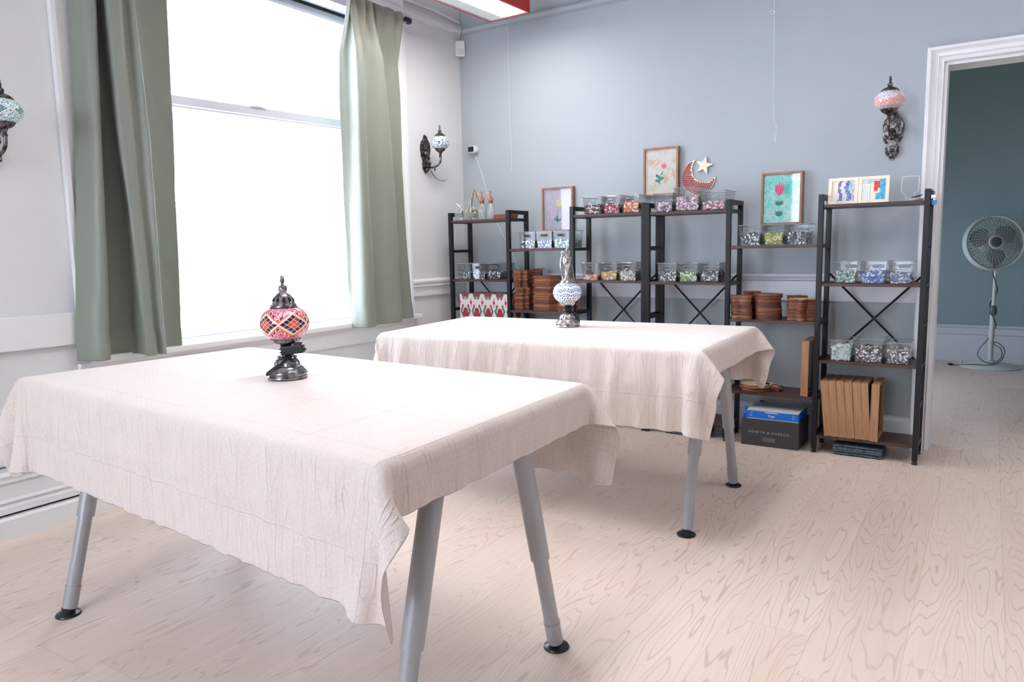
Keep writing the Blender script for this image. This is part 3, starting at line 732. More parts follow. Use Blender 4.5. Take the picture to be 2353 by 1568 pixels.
def storage_bin(x0, x1, k, fill, cols, label, contents, dz=0.0, hgt=0.104, y=-0.328, white=0.28):
    z = SH(k, dz)+0.001; w1 = x1-x0; w0 = w1-0.016; d = 0.185
    root = empty('clear_storage_bin', ((x0+x1)/2, y, z), 0, label, 'storage bin', 'clear plastic bins of mosaic tiles')
    o = obj('tub', bin_bm(w0, w1-0.004, hgt, d), M_acryl, root)
    so = o.modifiers.new('t', 'SOLIDIFY'); so.thickness = 0.0016; so.offset = -1
    b = nb(); hw = w1/2-0.002
    rim = [(-hw, 0, hgt), (hw, 0, hgt), (hw, d, hgt), (-hw, d, hgt)]
    tube(b, spline([Vector(rim[0])+Vector((0.006, 0, 0)), Vector(rim[1])-Vector((0.006, 0, 0)), Vector(rim[1])+Vector((0, 0.006, 0)), Vector(rim[2])-Vector((0, 0.006, 0)), Vector(rim[2])-Vector((0.006, 0, 0)), Vector(rim[3])+Vector((0.006, 0, 0)), Vector(rim[3])-Vector((0, 0.006, 0)), Vector(rim[0])+Vector((0, 0.006, 0))], 3, True), 0.0017, 6, True)
    obj('rim', b, M_acryl_rim, root, smooth=True)
    for yy in (-0.001, d+0.001):
        b = nb()
        r = 0.009; hw2 = 0.019; zc = hgt-0.027
        pts = [(hw2+r*math.cos(a), yy+0.0015*(1 if yy < 0 else -1), zc+r*math.sin(a)) for a in [-PI/2+PI*q/6 for q in range(7)]]+[(-hw2+r*math.cos(a), yy+0.0015*(1 if yy < 0 else -1), zc+r*math.sin(a)) for a in [PI/2+PI*q/6 for q in range(7)]]
        tube(b, pts, 0.0013, 6, True)
        obj('handle_slot', b, M_acryl_rim, root, smooth=True)
    # tiles: stuff nobody could count, filling the lower part
    rnd = random.Random(int(x0*1000)+k*77); bm = nb(); cl = []
    def wid(zz): return w0/2+(w1-0.004-w0)/2*(zz/hgt)-0.004
    N = int(430*(fill/0.05)**0.6)
    for n in range(N):
        side = rnd.random(); zz = 0.006+rnd.random()*(fill-0.004); W = wid(zz)-0.005
        s = rnd.choice((0.0036, 0.0042, 0.0046)); s2 = s*rnd.choice((1, 1, 1, 1, 1.9)); t = 0.0017
        if side < 0.46:      # lying against the front wall of the bin
            px, py = rnd.uniform(-W, W), 0.0105-0.006*zz/hgt+rnd.random()**2*0.008
            mt = Matrix.Translation((px, py, zz)) @ Matrix.Rotation(rnd.uniform(-0.25, 0.25), 4, 'Z') @ Matrix.Rotation(PI/2+rnd.uniform(-0.3, 0.3), 4, 'X') @ Matrix.Rotation(rnd.uniform(0, PI), 4, 'Z')
        elif side < 0.62:    # against the right wall
            px, py = W-rnd.random()**2*0.006, rnd.uniform(0.014, d-0.016)
            mt = Matrix.Translation((px, py, zz)) @ Matrix.Rotation(PI/2+rnd.uniform(-0.3, 0.3), 4, 'Y') @ Matrix.Rotation(rnd.uniform(0, PI), 4, 'Z')
        else:
            px, py = rnd.uniform(-W, W), rnd.uniform(0.010, d-0.016)
            zz = fill-0.005+0.012*noise.noise(Vector((px*25, py*20, x0*9)))+rnd.random()*0.006
            mt = Matrix.Translation((px, py, zz)) @ Matrix.Rotation(rnd.uniform(-0.8, 0.8), 4, 'X') @ Matrix.Rotation(rnd.uniform(-0.8, 0.8), 4, 'Y') @ Matrix.Rotation(rnd.uniform(0, PI), 4, 'Z')
        box(bm, -s, s, -s2, s2, -t, t, 0, mt)
        base = lin(cols[rnd.randrange(len(cols))]); j = rnd.uniform(0.75, 1.2); base = tuple(min(1, c*j) for c in base[:3])+(1,)
        cc = (0.9, 0.91, 0.92, 1)
        whitet = rnd.random() < white
        cl += [cc if whitet else base]*6
    W = wid(0.01)-0.007
    box(bm, -W, W, 0.0145, d-0.02, 0.005, max(0.012, fill-0.010)); dk = tuple(c*0.75 for c in lin(cols[0])[:3])+(1,); cl += [dk]*6
    bmesh.ops.recalc_face_normals(bm, faces=bm.faces)
    o = obj('mosaic_tiles', bm, M_tile); o.location = root.location
    facecol(o.data, lambda p: cl[min(p.index, len(cl)-1)])
    tag(o, contents, 'mosaic tiles', 'loose mosaic tiles in the bins', 'stuff')
    return root
BINS = [
 (0.174, 0.290, 2, 0.046, ['5e706f', '7d8c8b', '3e4d4e'], 'left', 'grey green', 'low corner shelf', 0.006),
 (0.294, 0.408, 2, 0.046, ['5a6674', '76828f', '3f4a58'], 'middle', 'slate blue', 'low corner shelf', 0.006),
 (0.412, 0.530, 2, 0.046, ['4a3238', '59565c', '3a3436'], 'right', 'dark plum', 'low corner shelf', 0.006),
 (0.674, 0.799, 1, 0.045, ['1e2634', '2b3550', '171c26'], 'left', 'blue black', 'shelf under the yellow flower picture', 0.006),
 (0.803, 0.922, 1, 0.045, ['2c4f96', '3a67b4', '1f3b74'], 'middle', 'royal blue', 'shelf under the yellow flower picture', 0.006),
 (0.926, 1.046, 1, 0.048, ['27707c', '3f8d98', '1d5561', '7db3d6'], 'right', 'teal', 'shelf under the yellow flower picture', 0.006),
 (1.136, 1.264, 0, 0.055, ['6b2637', '8f2438', '431e28'], 'left', 'maroon', 'top shelf left of the pink tulip picture', 0.004),
 (1.267, 1.385, 0, 0.052, ['b02638', 'c63243', '6f1c28'], 'middle', 'crimson', 'top shelf left of the pink tulip picture', 0.004),
 (1.388, 1.506, 0, 0.056, ['e2611c', 'f07b2a', 'c44a14'], 'right', 'orange', 'top shelf left of the pink tulip picture', 0.004),
 (1.122, 1.243, 2, 0.030, ['dd8263', 'c9694e', 'e59c80'], 'left', 'coral', 'shelf just right of the blue lamp', 0.004),
 (1.246, 1.365, 2, 0.045, ['d9ab36', 'e5bd4e', 'b98d28'], 'middle', 'golden yellow', 'shelf just right of the blue lamp', 0.004),
 (1.368, 1.487, 2, 0.053, ['a9a58f', 'c3bea6', '8a8670'], 'right', 'beige', 'shelf just right of the blue lamp', 0.004),
 (1.588, 1.708, 0, 0.052, ['a1798b', 'b98fa0', '75525f'], 'left', 'dusty mauve', 'top shelf under the crescent moon', 0),
 (1.711, 1.861, 0, 0.074, ['bf93a6', 'd3a9ba', 'a07889'], 'middle', 'pale lilac pink', 'top shelf under the crescent moon', 0),
 (1.864, 2.006, 0, 0.042, ['c56a7a', 'd98c98', '9e5563'], 'right', 'rose pink', 'top shelf under the crescent moon', 0),
 (1.614, 1.735, 2, 0.052, ['4d615d', '62776f', '36474a'], 'left', 'dark sea green', 'second shelf below the crescent moon', 0),
 (1.740, 1.856, 2, 0.052, ['6f9a4a', '88b45c', '4d7136'], 'middle', 'leaf green', 'second shelf below the crescent moon', 0),
 (1.860, 1.978, 2, 0.052, ['5c5f63', '777a7d', '404347'], 'right', 'mid grey', 'second shelf below the crescent moon', 0),
 (2.076, 2.199, 1, 0.056, ['4b625c', '64807a', '3a4c4a'], 'left', 'spruce green', 'shelf under the turquoise picture', 0),
 (2.202, 2.316, 1, 0.056, ['b5b63a', 'c9ca55', '8f9028'], 'middle', 'lime yellow', 'shelf under the turquoise picture', 0),
 (2.319, 2.434, 1, 0.060, ['4b5a66', '5f6f7c', '36424c'], 'right', 'storm grey', 'shelf under the turquoise picture', 0),
 (2.560, 2.671, 2, 0.055, ['7ea79a', '9cc0b2', '5c8277'], 'left', 'mint green', 'shelf under the two small mosaics', 0),
 (2.680, 2.803, 2, 0.052, ['5f8bd0', '7ea4de', '4a72b8'], 'middle', 'bright blue', 'shelf under the two small mosaics', 0),
 (2.805, 2.916, 2, 0.046, ['7f95b8', '99aecb', '647a9c'], 'right', 'periwinkle', 'shelf under the two small mosaics', 0),
 (2.550, 2.663, 4, 0.070, ['a9c4bb', 'c4d8d0', '8fb0a6'], 'left', 'frosty pale green', 'shelf above the oak frames', 0),
 (2.666, 2.804, 4, 0.066, ['5d3a44', '744c56', '432a33'], 'middle', 'burgundy brown', 'shelf above the oak frames', 0),
 (2.808, 2.922, 4, 0.064, ['565358', '6b686c', '3d3b40'], 'right', 'charcoal grey', 'shelf above the oak frames', 0),
]
for x0, x1, k, fill, cols, pos, cname, where, dz in BINS:
    hg = 0.128 if cname == 'pale lilac pink' else (0.118 if cname == 'burgundy brown' else (0.106 if k else 0.102))
    storage_bin(x0, x1, k, fill, cols, 'clear bin of %s tiles on the %s' % (cname, where), 'loose %s and white mosaic tiles inside their clear bin' % cname, dz, hg, white=0.55 if cname == 'frosty pale green' else 0.27)

# ------------------------------------------------------------------ stacks of wooden shapes
def round_poly(fn, n=56): return [(fn(2*PI*i/n)*math.cos(2*PI*i/n), fn(2*PI*i/n)*math.sin(2*PI*i/n)) for i in range(n)]
def board_stack(poly, x, y, z0, top, label_fn, gname, th=0.0058, seed=1, rot=0.22, jit=0.0045, name='wooden_board'):
    rnd = random.Random(seed); src = []; z = z0; n = 0; rz0 = rnd.uniform(-0.1, 0.1); gap = 0.0014
    total = int((top-z0)/(th+gap)); drift = Vector((0, 0))
    for m in (M_ply, M_ply2, M_ply3):
        b = nb(); prism(b, [(p[0]*0.985, p[1]*0.985) for p in poly], (0, 0, 0), (1, 0, 0), (0, 1, 0), (0, 0, 1), th*0.18, 0, 1)
        prism(b, poly, (0, 0, th*0.18), (1, 0, 0), (0, 1, 0), (0, 0, 1), th*0.82, 0, 1)
        me = bpy.data.meshes.new(name); bmesh.ops.recalc_face_normals(b, faces=b.faces); b.to_mesh(me); b.free(); me.materials.append(m); me.materials.append(M_plytop if m is M_ply2 else m); src.append(me)
    while n < total:
        o = bpy.data.objects.new(name, src[rnd.choice((0, 0, 1, 2))]); COL.objects.link(o)
        if rnd.random() < 0.22: drift = Vector((rnd.uniform(-jit, jit), rnd.uniform(-jit, jit)))*1.5; rz0 = rnd.uniform(-rot, rot)
        o.location = (x+drift.x+rnd.uniform(-jit, jit)*0.45, y+drift.y+rnd.uniform(-jit, jit)*0.45, z)
        o.rotation_euler = (rnd.uniform(-0.008, 0.008), rnd.uniform(-0.008, 0.008), rz0+rnd.uniform(-0.05, 0.05))
        tag(o, label_fn(n, total), 'wooden board', gname); z += th+gap; n += 1
def lab(kind, where):
    def f(n, t):
        if n == t-1: return 'topmost %s of the %s' % (kind, where)
        if n == 0: return 'bottommost %s of the %s' % (kind, where)
        return '%s within the %s' % (kind, where)
    return f
zB = SH(3, 0.006)+0.0005; zE = SH(3)+0.0005
scal = round_poly(lambda a: 0.046+0.009*math.cos(6*a+0.4))
lobed = round_poly(lambda a: 0.043+0.011*math.cos(4*a+0.5))
hexa = [(-0.085, -0.05), (0.03, -0.05), (0.075, 0.0), (0.06, 0.06), (-0.085, 0.06)]
oval = round_poly(lambda a: 0.062+0.004*math.cos(9*a))
plate = round_poly(lambda a: 0.068+0.006*max(0, math.cos(a-2.9))**8)
flower = round_poly(lambda a: 0.060+0.014*math.cos(5*a+0.6))
tall = round_poly(lambda a: 0.048+0.013*math.cos(3*a+1.3))
board_stack(scal, 0.655, -0.265, zB, 0.958, lab('scalloped reddish wooden board', 'tall stack left of the hexagonal boards'), 'scalloped boards in the front stack', seed=2)
board_stack(lobed, 0.705, -0.160, zB, 0.966, lab('lobed dark wooden board', 'tall stack behind the scalloped boards'), 'lobed boards in the rear stack', seed=3)
board_stack(hexa, 0.842, -0.240, zB, 0.924, lab('flat sided wooden board', 'wide stack left of the blue lamp'), 'flat sided boards', seed=4, rot=0.05)
board_stack(oval, 0.985, -0.255, zB, 0.884, lab('rounded wooden board', 'stack hidden behind the blue lamp'), 'rounded boards behind the lamp', seed=5)
board_stack(tall, 2.095, -0.285, zE, 0.828, lab('wavy reddish wooden board', 'left stack under the lime yellow bin'), 'wavy boards in the left front stack', seed=6)
board_stack(lobed, 2.115, -0.170, zE, 0.842, lab('lobed dark wooden board', 'stack behind the wavy boards'), 'lobed boards in the left rear stack', seed=7)
board_stack(plate, 2.225, -0.250, zE, 0.834, lab('round plate-like wooden board', 'middle stack under the turquoise picture'), 'round boards in the middle stack', seed=8)
board_stack(flower, 2.400, -0.262, zE, 0.808, lab('flower-edged wooden board', 'right stack of the shelf below the turquoise picture'), 'flower edged boards in the right front stack', seed=9)
board_stack(lobed, 2.350, -0.150, zE, 0.818, lab('lobed dark wooden board', 'stack behind the flower-edged boards'), 'lobed boards in the right rear stack', seed=10)
# flat pieces on the shelf below
z3 = SH(5)+0.0005; disc = round_poly(lambda a: 0.078, 64)
for i in range(4):
    b = nb(); prism(b, disc, (0, 0, 0), (1, 0, 0), (0, 1, 0), (0, 0, 1), 0.0075, 0, 1)
    ring = [(0.070*math.cos(2*PI*q/64), 0.070*math.sin(2*PI*q/64), 0.0078) for q in range(64)]
    tube(b, ring, 0.0007, 4, True)
    o = obj('wooden_disc', b, mats=[M_ply, M_plytop]); o.location = (2.155+(0.006, 0.0, 0.012, 0.004)[i], -0.245+(0.0, 0.006, -0.006, 0.004)[i], z3+i*0.0082)
    tag(o, ('bottommost round wooden disc of the low pile under the white board', 'second lowest round wooden disc of the low pile', 'second highest round wooden disc of the low pile', 'topmost pale round wooden disc of the low pile')[i], 'wooden disc', 'round wooden discs in the low pile')
star5 = [((0.052 if q % 2 == 0 else 0.022)*math.cos(PI/2+PI*q/5), (0.052 if q % 2 == 0 else 0.022)*math.sin(PI/2+PI*q/5)) for q in range(10)]
for i in range(4):
    b = nb(); prism(b, star5, (0, 0, 0), (1, 0, 0), (0, 1, 0), (0, 0, 1), 0.0075, 0, 1)
    o = obj('wooden_star', b, mats=[M_ply, M_plytop]); o.location = (2.255+(0.0, 0.006, -0.004, -0.03)[i], -0.215+(0, 0.004, -0.003, 0.0)[i], z3+i*0.0082); o.rotation_euler = (0, 0, (0.1, 0.5, 0.2, -0.2)[i])
    tag(o, ('bottommost wooden star of the pile beside the discs', 'second lowest wooden star of the pile beside the discs', 'second highest wooden star of the pile beside the discs', 'topmost wooden star of the pile beside the discs')[i], 'wooden star', 'wooden stars beside the discs')

# ------------------------------------------------------------------ oak shadow-box frames standing on edge
def edge_frame(x, z, lean, label, y=-0.332, glass=True, w=0.036, h=0.292, d=0.222):
    r = empty('oak_picture_frame', (x, y, z), 0, label, 'picture frame', 'oak picture frames standing on edge')
    r.rotation_euler = (0, lean, 0)
    b = nb(); t = 0.013
    box(b, -w/2, w/2, 0, t, 0, h, 0.0008); box(b, -w/2, w/2, d-t, d, 0, h, 0.0008); box(b, -w/2, w/2, t, d-t, 0, t, 0.0008); box(b, -w/2, w/2, t, d-t, h-t, h, 0.0008)
    obj('frame', b, M_oak, r)
    b = nb(); box(b, w/2-0.014, w/2-0.012, t, d-t, t, h-t); obj('glass', b, M_pic_glass, r)
    b = nb(); box(b, -w/2+0.006, -w/2+0.009, t, d-t, t, h-t); obj('backing', b, M_gap if not glass else M_teal, r)
    return r
zf = SH(6)+0.001; names = ['leftmost', 'second from the left', 'third from the left', 'fourth from the left', 'fifth from the left', 'sixth from the left, last of the leaning ones']
for i, x in enumerate((2.557, 2.593, 2.63, 2.667, 2.705, 2.741)):
    edge_frame(x+0.003, zf, -0.098+0.004*i, 'leaning oak frame in the bottom row, %s' % names[i])
edge_frame(2.776, zf, 0.0, 'upright oak frame at the right end of the bottom row', y=-0.345, glass=False)
edge_frame(2.436, SH(5)+0.001, 0.0, 'single oak frame standing beside the discs, above the printer paper')

# ------------------------------------------------------------------ boxes and mats on the floor
M_box = mat('charcoal_cardboard', '3f3d40', 0.5); M_ink = mat('silver_print', 'c9c9cc', 0.5); M_blue = mat('blue_printed_card', '1470dc', 0.4); M_paper = mat('white_paper', 'd8dade', 0.6)
bx = empty('cardboard_box', (2.117, -0.343, 0), 0, 'charcoal cardboard box lettered HEARTH & HARBOR on the floor', 'box')
b = nb(); box(b, 0, 0.302, 0, 0.25, 0.001, 0.148, 0.0015); obj('carton', b, M_box, bx)
text('lettering', 'HEARTH & HARBOR', 0.0195, (0.146, -0.0008, 0.077), (PI/2, 0, 0), M_ink, bx, 1.28, off=-0.0004)
b = nb(); z0, z1, xa, xb = 0.031, 0.049, 0.118, 0.178; e = 0.0009
for q in ((xa, xb, z0, z0+e), (xa, xb, z1-e, z1), (xa, xa+e, z0, z1), (xb-e, xb, z0, z1)): box(b, q[0], q[1], -0.0009, 0.0005, q[2], q[3])
obj('label_outline', b, M_ink, bx)
text('small_print', 'YOUR NEW HARBOR', 0.0058, (0.148, -0.0008, 0.040), (PI/2, 0, 0), M_ink, bx, 1.0)
rm = empty('paper_ream', (2.142, -0.333, 0.149), 0, 'blue ream of copy paper with its wrapper torn open, on the charcoal box', 'paper ream')
b = nb(); box(b, 0, 0.272, 0, 0.216, 0, 0.046, 0.001); obj('wrapper', b, M_blue, rm)
b = nb(); box(b, -0.001, 0.273, -0.0006, 0.001, -0.0005, 0.0025); box(b, 0, 0.272, -0.0005, 0.001, 0.0435, 0.046); obj('wrapper_edge', b, M_paper, rm)
b = nb(); box(b, 0.003, 0.272, 0.002, 0.214, 0.0462, 0.0495); box(b, 0.006, 0.275, -0.002, 0.208, 0.0505, 0.0525, mtx=Matrix.Rotation(0.012, 4, 'Z')); obj('paper_sheets', b, M_paper, rm)
text('brand_lettering', 'HAMMERMILL', 0.0115, (0.132, -0.0009, 0.0372), (PI/2, 0, 0), M_paper, rm, 1.0, off=0.0003)
text('copy_lettering', 'Copy', 0.0165, (0.132, -0.0009, 0.020), (PI/2, 0, 0), M_paper, rm, 1.0, off=0.0004)
for px, name in ((0.024, 'printed_emblem'), (0.244, 'printed_emblem')):
    b = nb(); tube(b, [(px-0.004, -0.0006, 0.012), (px-0.002, -0.0006, 0.034), (px+0.006, -0.0006, 0.034), (px+0.005, -0.0006, 0.024), (px+0.003, -0.0006, 0.012)], 0.0008, 5, True); obj(name, b, M_paper, rm)
b = nb()   # torn flaps at the left end
for pts in ([(0, 0.0, 0.045), (-0.012, 0.0, 0.06), (-0.010, 0.03, 0.064), (0, 0.04, 0.046)], [(0, 0.0, 0.0), (-0.022, 0.0, 0.018), (-0.018, 0.05, 0.015), (0, 0.06, 0.0)], [(0.02, 0.19, 0.05), (0.022, 0.19, 0.066), (0.04, 0.2, 0.062), (0.05, 0.2, 0.05)], [(0, 0.0, 0.0), (-0.004, 0, 0.022), (-0.012, 0, 0.055), (0.0, 0.0, 0.045)]):
    b.faces.new([b.verts.new(p) for p in pts])
o = obj('torn_flap', b, M_blue, rm); so = o.modifiers.new('t', 'SOLIDIFY'); so.thickness = 0.0012
M_mat = mat('dark_blue_grey_fabric', '3c4752', 0.85); _nt = M_mat.node_tree; _co, _x, _y, _z = coords(_nt)
setc(M_mat, mixc(_nt, tex(_nt, 'ShaderNodeTexVoronoi', comb(_nt, _x*60.0, _y*60.0, _z*60.0), Scale=1.0).step(0.2, 0.5), '2c3641', '4f5d69'))
def folded(x0, x1, y0, y1, layers, th, label, seed):
    b = nb(); pts = []
    n = layers
    prof = []
    for i in range(n):
        z = 0.002+th*(i+0.5); L, R = (y0, y1) if i % 2 == 0 else (y1, y0)
        for s in range(8):
            t = s/7; prof.append((L+(R-L)*t, z+0.0018*noise.noise(Vector((L*9+t*6, i, seed)))))
        if i < n-1:
            sg = 1 if R > L else -1
            prof.append((R+sg*th*0.55, z+th*0.5))
    hw = th*0.42
    for a, c in zip(prof, prof[1:]):
        d = Vector((c[0]-a[0], c[1]-a[1])); nn = Vector((-d.y, d.x)).normalized()*hw
        q = [(a[0]+nn.x, a[1]+nn.y), (a[0]-nn.x, a[1]-nn.y), (c[0]-nn.x, c[1]-nn.y), (c[0]+nn.x, c[1]+nn.y)]
        prism(b, q, (x0, 0, 0), (0, 1, 0), (0, 0, 1), (1, 0, 0), x1-x0)
    for i in range(n):   # rounded fold noses along the visible long edge
        z = 0.002+th*(i+0.5); ox = 0.006*noise.noise(Vector((i, seed, 0)))
        tube(b, spline([(x0+ox, y0-0.001+0.002*(i % 2), z), ((x0+x1)/2, y0-0.003+0.004*noise.noise(Vector((i, seed, 4))), z+0.001), (x1-ox, y0, z-0.001)], 6), hw*1.02, 10)
    o = obj('folded_cloth_mat', b, M_mat); bb = o.modifiers.new('b', 'BEVEL'); bb.width = 0.001
    return tag(o, label, 'folded cloth')
folded(2.585, 2.815, -0.315, -0.14, 4, 0.0135, 'dark blue-grey cloth folded under the shelf of oak frames', 1)
folded(1.665, 1.90, -0.315, -0.14, 3, 0.0135, 'dark blue-grey cloth folded on the floor left of the cardboard box', 2)
folded(1.10, 1.335, -0.30, -0.14, 3, 0.014, 'dark blue-grey cloth folded on the floor behind the table cloth', 3)
# patterned gift box in the corner bay
gb = empty('gift_box', (0.186, -0.325, SH(4, 0.006)+0.001), 0, 'box covered in red pomegranate patterned paper on the corner shelf', 'box')
W_, D_, H_ = 0.398, 0.2, 0.298
b = nb()
def gridface(b, o, ux, uy, nu, nv):
    o, ux, uy = Vector(o), Vector(ux), Vector(uy); vs = [[b.verts.new(o+ux*(i/nu)+uy*(j/nv)) for i in range(nu+1)] for j in range(nv+1)]
    for j in range(nv):
        for i in range(nu): b.faces.new((vs[j][i], vs[j][i+1], vs[j+1][i+1], vs[j+1][i]))
gridface(b, (0, 0, 0), (W_, 0, 0), (0, 0, H_), 200, 150); gridface(b, (W_, 0, 0), (0, D_, 0), (0, 0, H_), 70, 100)
gridface(b, (0, 0, H_), (W_, 0, 0), (0, D_, 0), 200, 70)
for q in (((0, D_, 0), (W_, D_, 0), (W_, D_, H_), (0, D_, H_)), ((0, 0, 0), (0, D_, 0), (0, D_, H_), (0, 0, H_)), ((0, 0, 0), (W_, 0, 0), (W_, D_, 0), (0, D_, 0))): b.faces.new([b.verts.new(p) for p in q])
bmesh.ops.remove_doubles(b, verts=b.verts, dist=1e-5)
CREAM, RED, DRED, TEAL = lin('cfc6c2'), lin('a8272f'), lin('6e1f28'), lin('4d6164')
def pom(p):
    c = p.center; u = c.x+c.y; v = c.z if abs(p.normal.z) < 0.5 else c.z+c.y
    px, pz = 0.094, 0.135
    col = CREAM
    for off in (0, 1):
        iu = (u+px*0.5*off)/px; iv = (v+pz*0.5*off+0.03)/pz; fu = (iu % 1-0.5)*px; fv = (iv % 1-0.5)*pz
        e = (fu/0.021)**2+(fv/0.032)**2
        if off == 0:
            if e < 0.75: return RED if (int(fu*900)+int(fv*900)) % 5 else DRED
            if e < 1.0: return DRED
            if 1.25 < e < 1.5: return DRED if fv < 0 else CREAM
            if abs(abs(fu)-0.036+abs(fv-0.01)*0.45) < 0.007 and abs(fv) < 0.048: col = TEAL
        else:
            if e < 0.16: return RED
            if abs(fu) < 0.002 and abs(fv) < 0.03: col = DRED
    for du, dv in ((0.024, 0.047), (-0.024, 0.047), (0.047, 0.0)):
        fu = ((u-du)/px % 1); fu = (fu-1 if fu > 0.5 else fu)*px; fv = ((v+0.03-pz/2-dv)/pz % 1); fv = (fv-1 if fv > 0.5 else fv)*pz
        if fu*fu+fv*fv < 0.0068**2: return RED
    return col
o = obj('box_body', b, M_printed, gb); facecol(o.data, pom)

# ------------------------------------------------------------------ mosaic lamps
def globe(root, cz, r, hh, pat, name='mosaic_globe', loc=(0, 0), n=360, m=130, cut=0.93):
    b = nb(); prof = []
    for j in range(m+1):
        t = -1+2*j/m; t *= cut; prof.append((r*math.cos(math.asin(t))**0.86, cz+hh/cut*t))
    lathe(b, prof, n, capb=False, capt=False)
    o = obj(name, b, M_mosaic, root, smooth=True); o.location = (loc[0], loc[1], 0)
    def fn(p):
        c = p.center; return pat(math.atan2(c.y, c.x)/(2*PI) % 1, (c.z-cz)/hh, c)
    facecol(o.data, fn); return o
def hsh(a, b2, s=0): return (math.sin(a*127.1+b2*311.7+s*74.7)*43758.5453) % 1
WH = lin('efeaea')
def cracks(u, v, ca, cb, k=60, w=0.25):
    a, c = int(u*k), int(v*k*0.2); return cb if hsh(a, c) < w else ca
def chips(c, sc, cols, grout, g=0.12):
    d, pt = noise.voronoi(c*sc)
    if d[1]-d[0] < g: return lin(grout)
    h = hsh(round(pt[0].x*31), round(pt[0].y*37), round(pt[0].z*41)); return lin(cols[int(h*len(cols)) % len(cols)])
def pat_red(u, v, c):
    n = 5; f = (u*n) % 1; w = abs(f-0.5)*2; av = abs(v)
    env = 0.66*(1-w)+0.05*(1-w)*w*4+0.02
    band = av-env
    if 0 <= band < 0.05: return lin('f3cdb8')
    if 0.05 <= band < 0.10: return lin('f08a3c')
    if 0.10 <= band < 0.15: return lin('d8384a')
    if band < 0:
        p, q = (f-0.5)*2/0.95+v/0.64, (f-0.5)*2/0.95-v/0.64
        if min((p*2) % 1, (q*2) % 1) < 0.10: return lin('f6e3dd')
        if abs(p) < 0.5 and abs(q) < 0.5: return lin('e8492c')
        if abs(p) > 1.02 or abs(q) > 1.02: return lin('f6e3dd')
        return lin('43142a')
    if band < 0.33 and av < 0.86:
        k = 34; row = math.floor(band*6); a = int(u*k+row*0.5); fa = (u*k+row*0.5) % 1; fb = ((band-0.15)*5.6) % 1
        if min(fa, 1-fa) < 0.12 or min(fb, 1-fb) < 0.10: return lin('f3d3d6')
        h = hsh(a, row, v > 0); return lin('e0452f') if h < 0.42 else lin('6b1533') if h < 0.8 else lin('f0b9c0')
    return chips(c, 230, ('c92350', 'd8305a', 'e46d92', 'b3163f', 'f3cdd8'), 'f0b9c8', 0.10)
def pat_ewer(u, v, c):
    k = 48; row = math.floor(v*5.0+2.2*abs(((u*8) % 1)-0.5)); fv = (v*5.0+2.2*abs(((u*8) % 1)-0.5)) % 1; fu = (u*k+row*0.5) % 1; ci = int(u*k+row*0.5)
    if row in (0, 3): return lin('eef2f6') if 0.1 < fv < 0.42 or 0.58 < fv < 0.9 else lin('bccada')
    if v < -0.42:
        k = 30; row = math.floor(v*4.2); fv = (v*4.2) % 1; fu = (u*k+row*0.5) % 1; ci = int(u*k+row*0.5)
        tri = abs(fu-0.5)*2 < (fv if ci % 2 else 1-fv)*0.85 and 0.1 < fv < 0.9
        return (lin('1d2f86') if hsh(ci, row) < 0.5 else lin('1790a8') if hsh(ci, row) < 0.8 else lin('2b2350')) if tri else WH
    if 0.16 < fu < 0.84 and 0.16 < fv < 0.86:
        h = hsh(ci, row, 3); return lin('1b2f8f') if h < 0.35 else lin('1c93b4') if h < 0.6 else lin('2b2552') if h < 0.8 else lin('4f7fc4')
    return WH
def pat_blue(u, v, c): return chips(c, 105, ('1a2c66', '17406e', '1a2c66', '8fa8cc', '22356e', 'c5d3e6'), 'dfe6ee', 0.2)
def pat_orange(u, v, c):
    spike = 0.5*(1-abs(((u*4) % 1)-0.5)*2)**1.3
    if v > -0.05+spike: return chips(c, 190, ('a9b4c8', '8a5a78', 'c9ccd8', 'b0506a', '7f8fae'), 'eeeaf0', 0.22)
    k = 40; row = math.floor(v*7); fu = (u*k+row*0.5) % 1; fv = (v*7) % 1; ci = int(u*k+row*0.5)
    if abs(fu-0.5)+abs(fv-0.5) > 0.44: return lin('f1d6d6')
    if v < -0.62: return lin('123f52') if hsh(ci, row) < 0.6 else lin('2a7f8e')
    if v < -0.42: return lin('e8962e') if hsh(ci, row) < 0.5 else lin('c8323c')
    return lin('8c1730') if hsh(ci, row) < 0.4 else lin('c32a36')
def pat_teal(u, v, c):
    f = (u*6) % 1; w = abs(f-0.5)*2; ring = w*0.95+abs(v)/0.55
    if ring < 0.72:
        p, q = (f-0.5)*2+v/0.55, (f-0.5)*2-v/0.55
        if min((p*2.8) % 1, (q*2.8) % 1) < 0.16: return lin('e6f1f1')
        return lin('0f5c6b')
    if ring < 0.90: return lin('eef2f3')
    if ring < 0.98: return lin('cda7b2')
    return chips(c, 170, ('4a9da6', '9fd0d4', '2f7f8a', 'd6ecec', '7fbcc2'), 'e6f2f2', 0.15)
def lamp_base(root, m, rx=0.058):
    k = rx/0.058
    b = nb(); lathe(b, [(0.056*k, 0), (0.058*k, 0.002), (0.0575*k, 0.006), (0.054*k, 0.008), (0.0555*k, 0.010), (0.056*k, 0.018), (0.054*k, 0.022), (0.049*k, 0.026), (0.047*k, 0.030), (0.043*k, 0.034), (0.0395*k, 0.037), (0.037*k, 0.038), (0.0355*k, 0.046), (0.030*k, 0.055), (0.022*k, 0.062), (0.016*k, 0.064)], 72, flute=(0.038, 0.056, 18, 0.035))
    for i in range(60):
        a = 2*PI*i/60; sphere(b, (0.0558*k*math.cos(a), 0.0558*k*math.sin(a), 0.0145), 0.0023, sz=1.5, n=6)
    obj('base', b, m, root, smooth=True)
    b = nb(); lathe(b, [(0.012, 0.06), (0.016, 0.066), (0.011, 0.074), (0.010, 0.088), (0.016, 0.096), (0.013, 0.102)], 24); obj('stem', b, m, root, smooth=True)
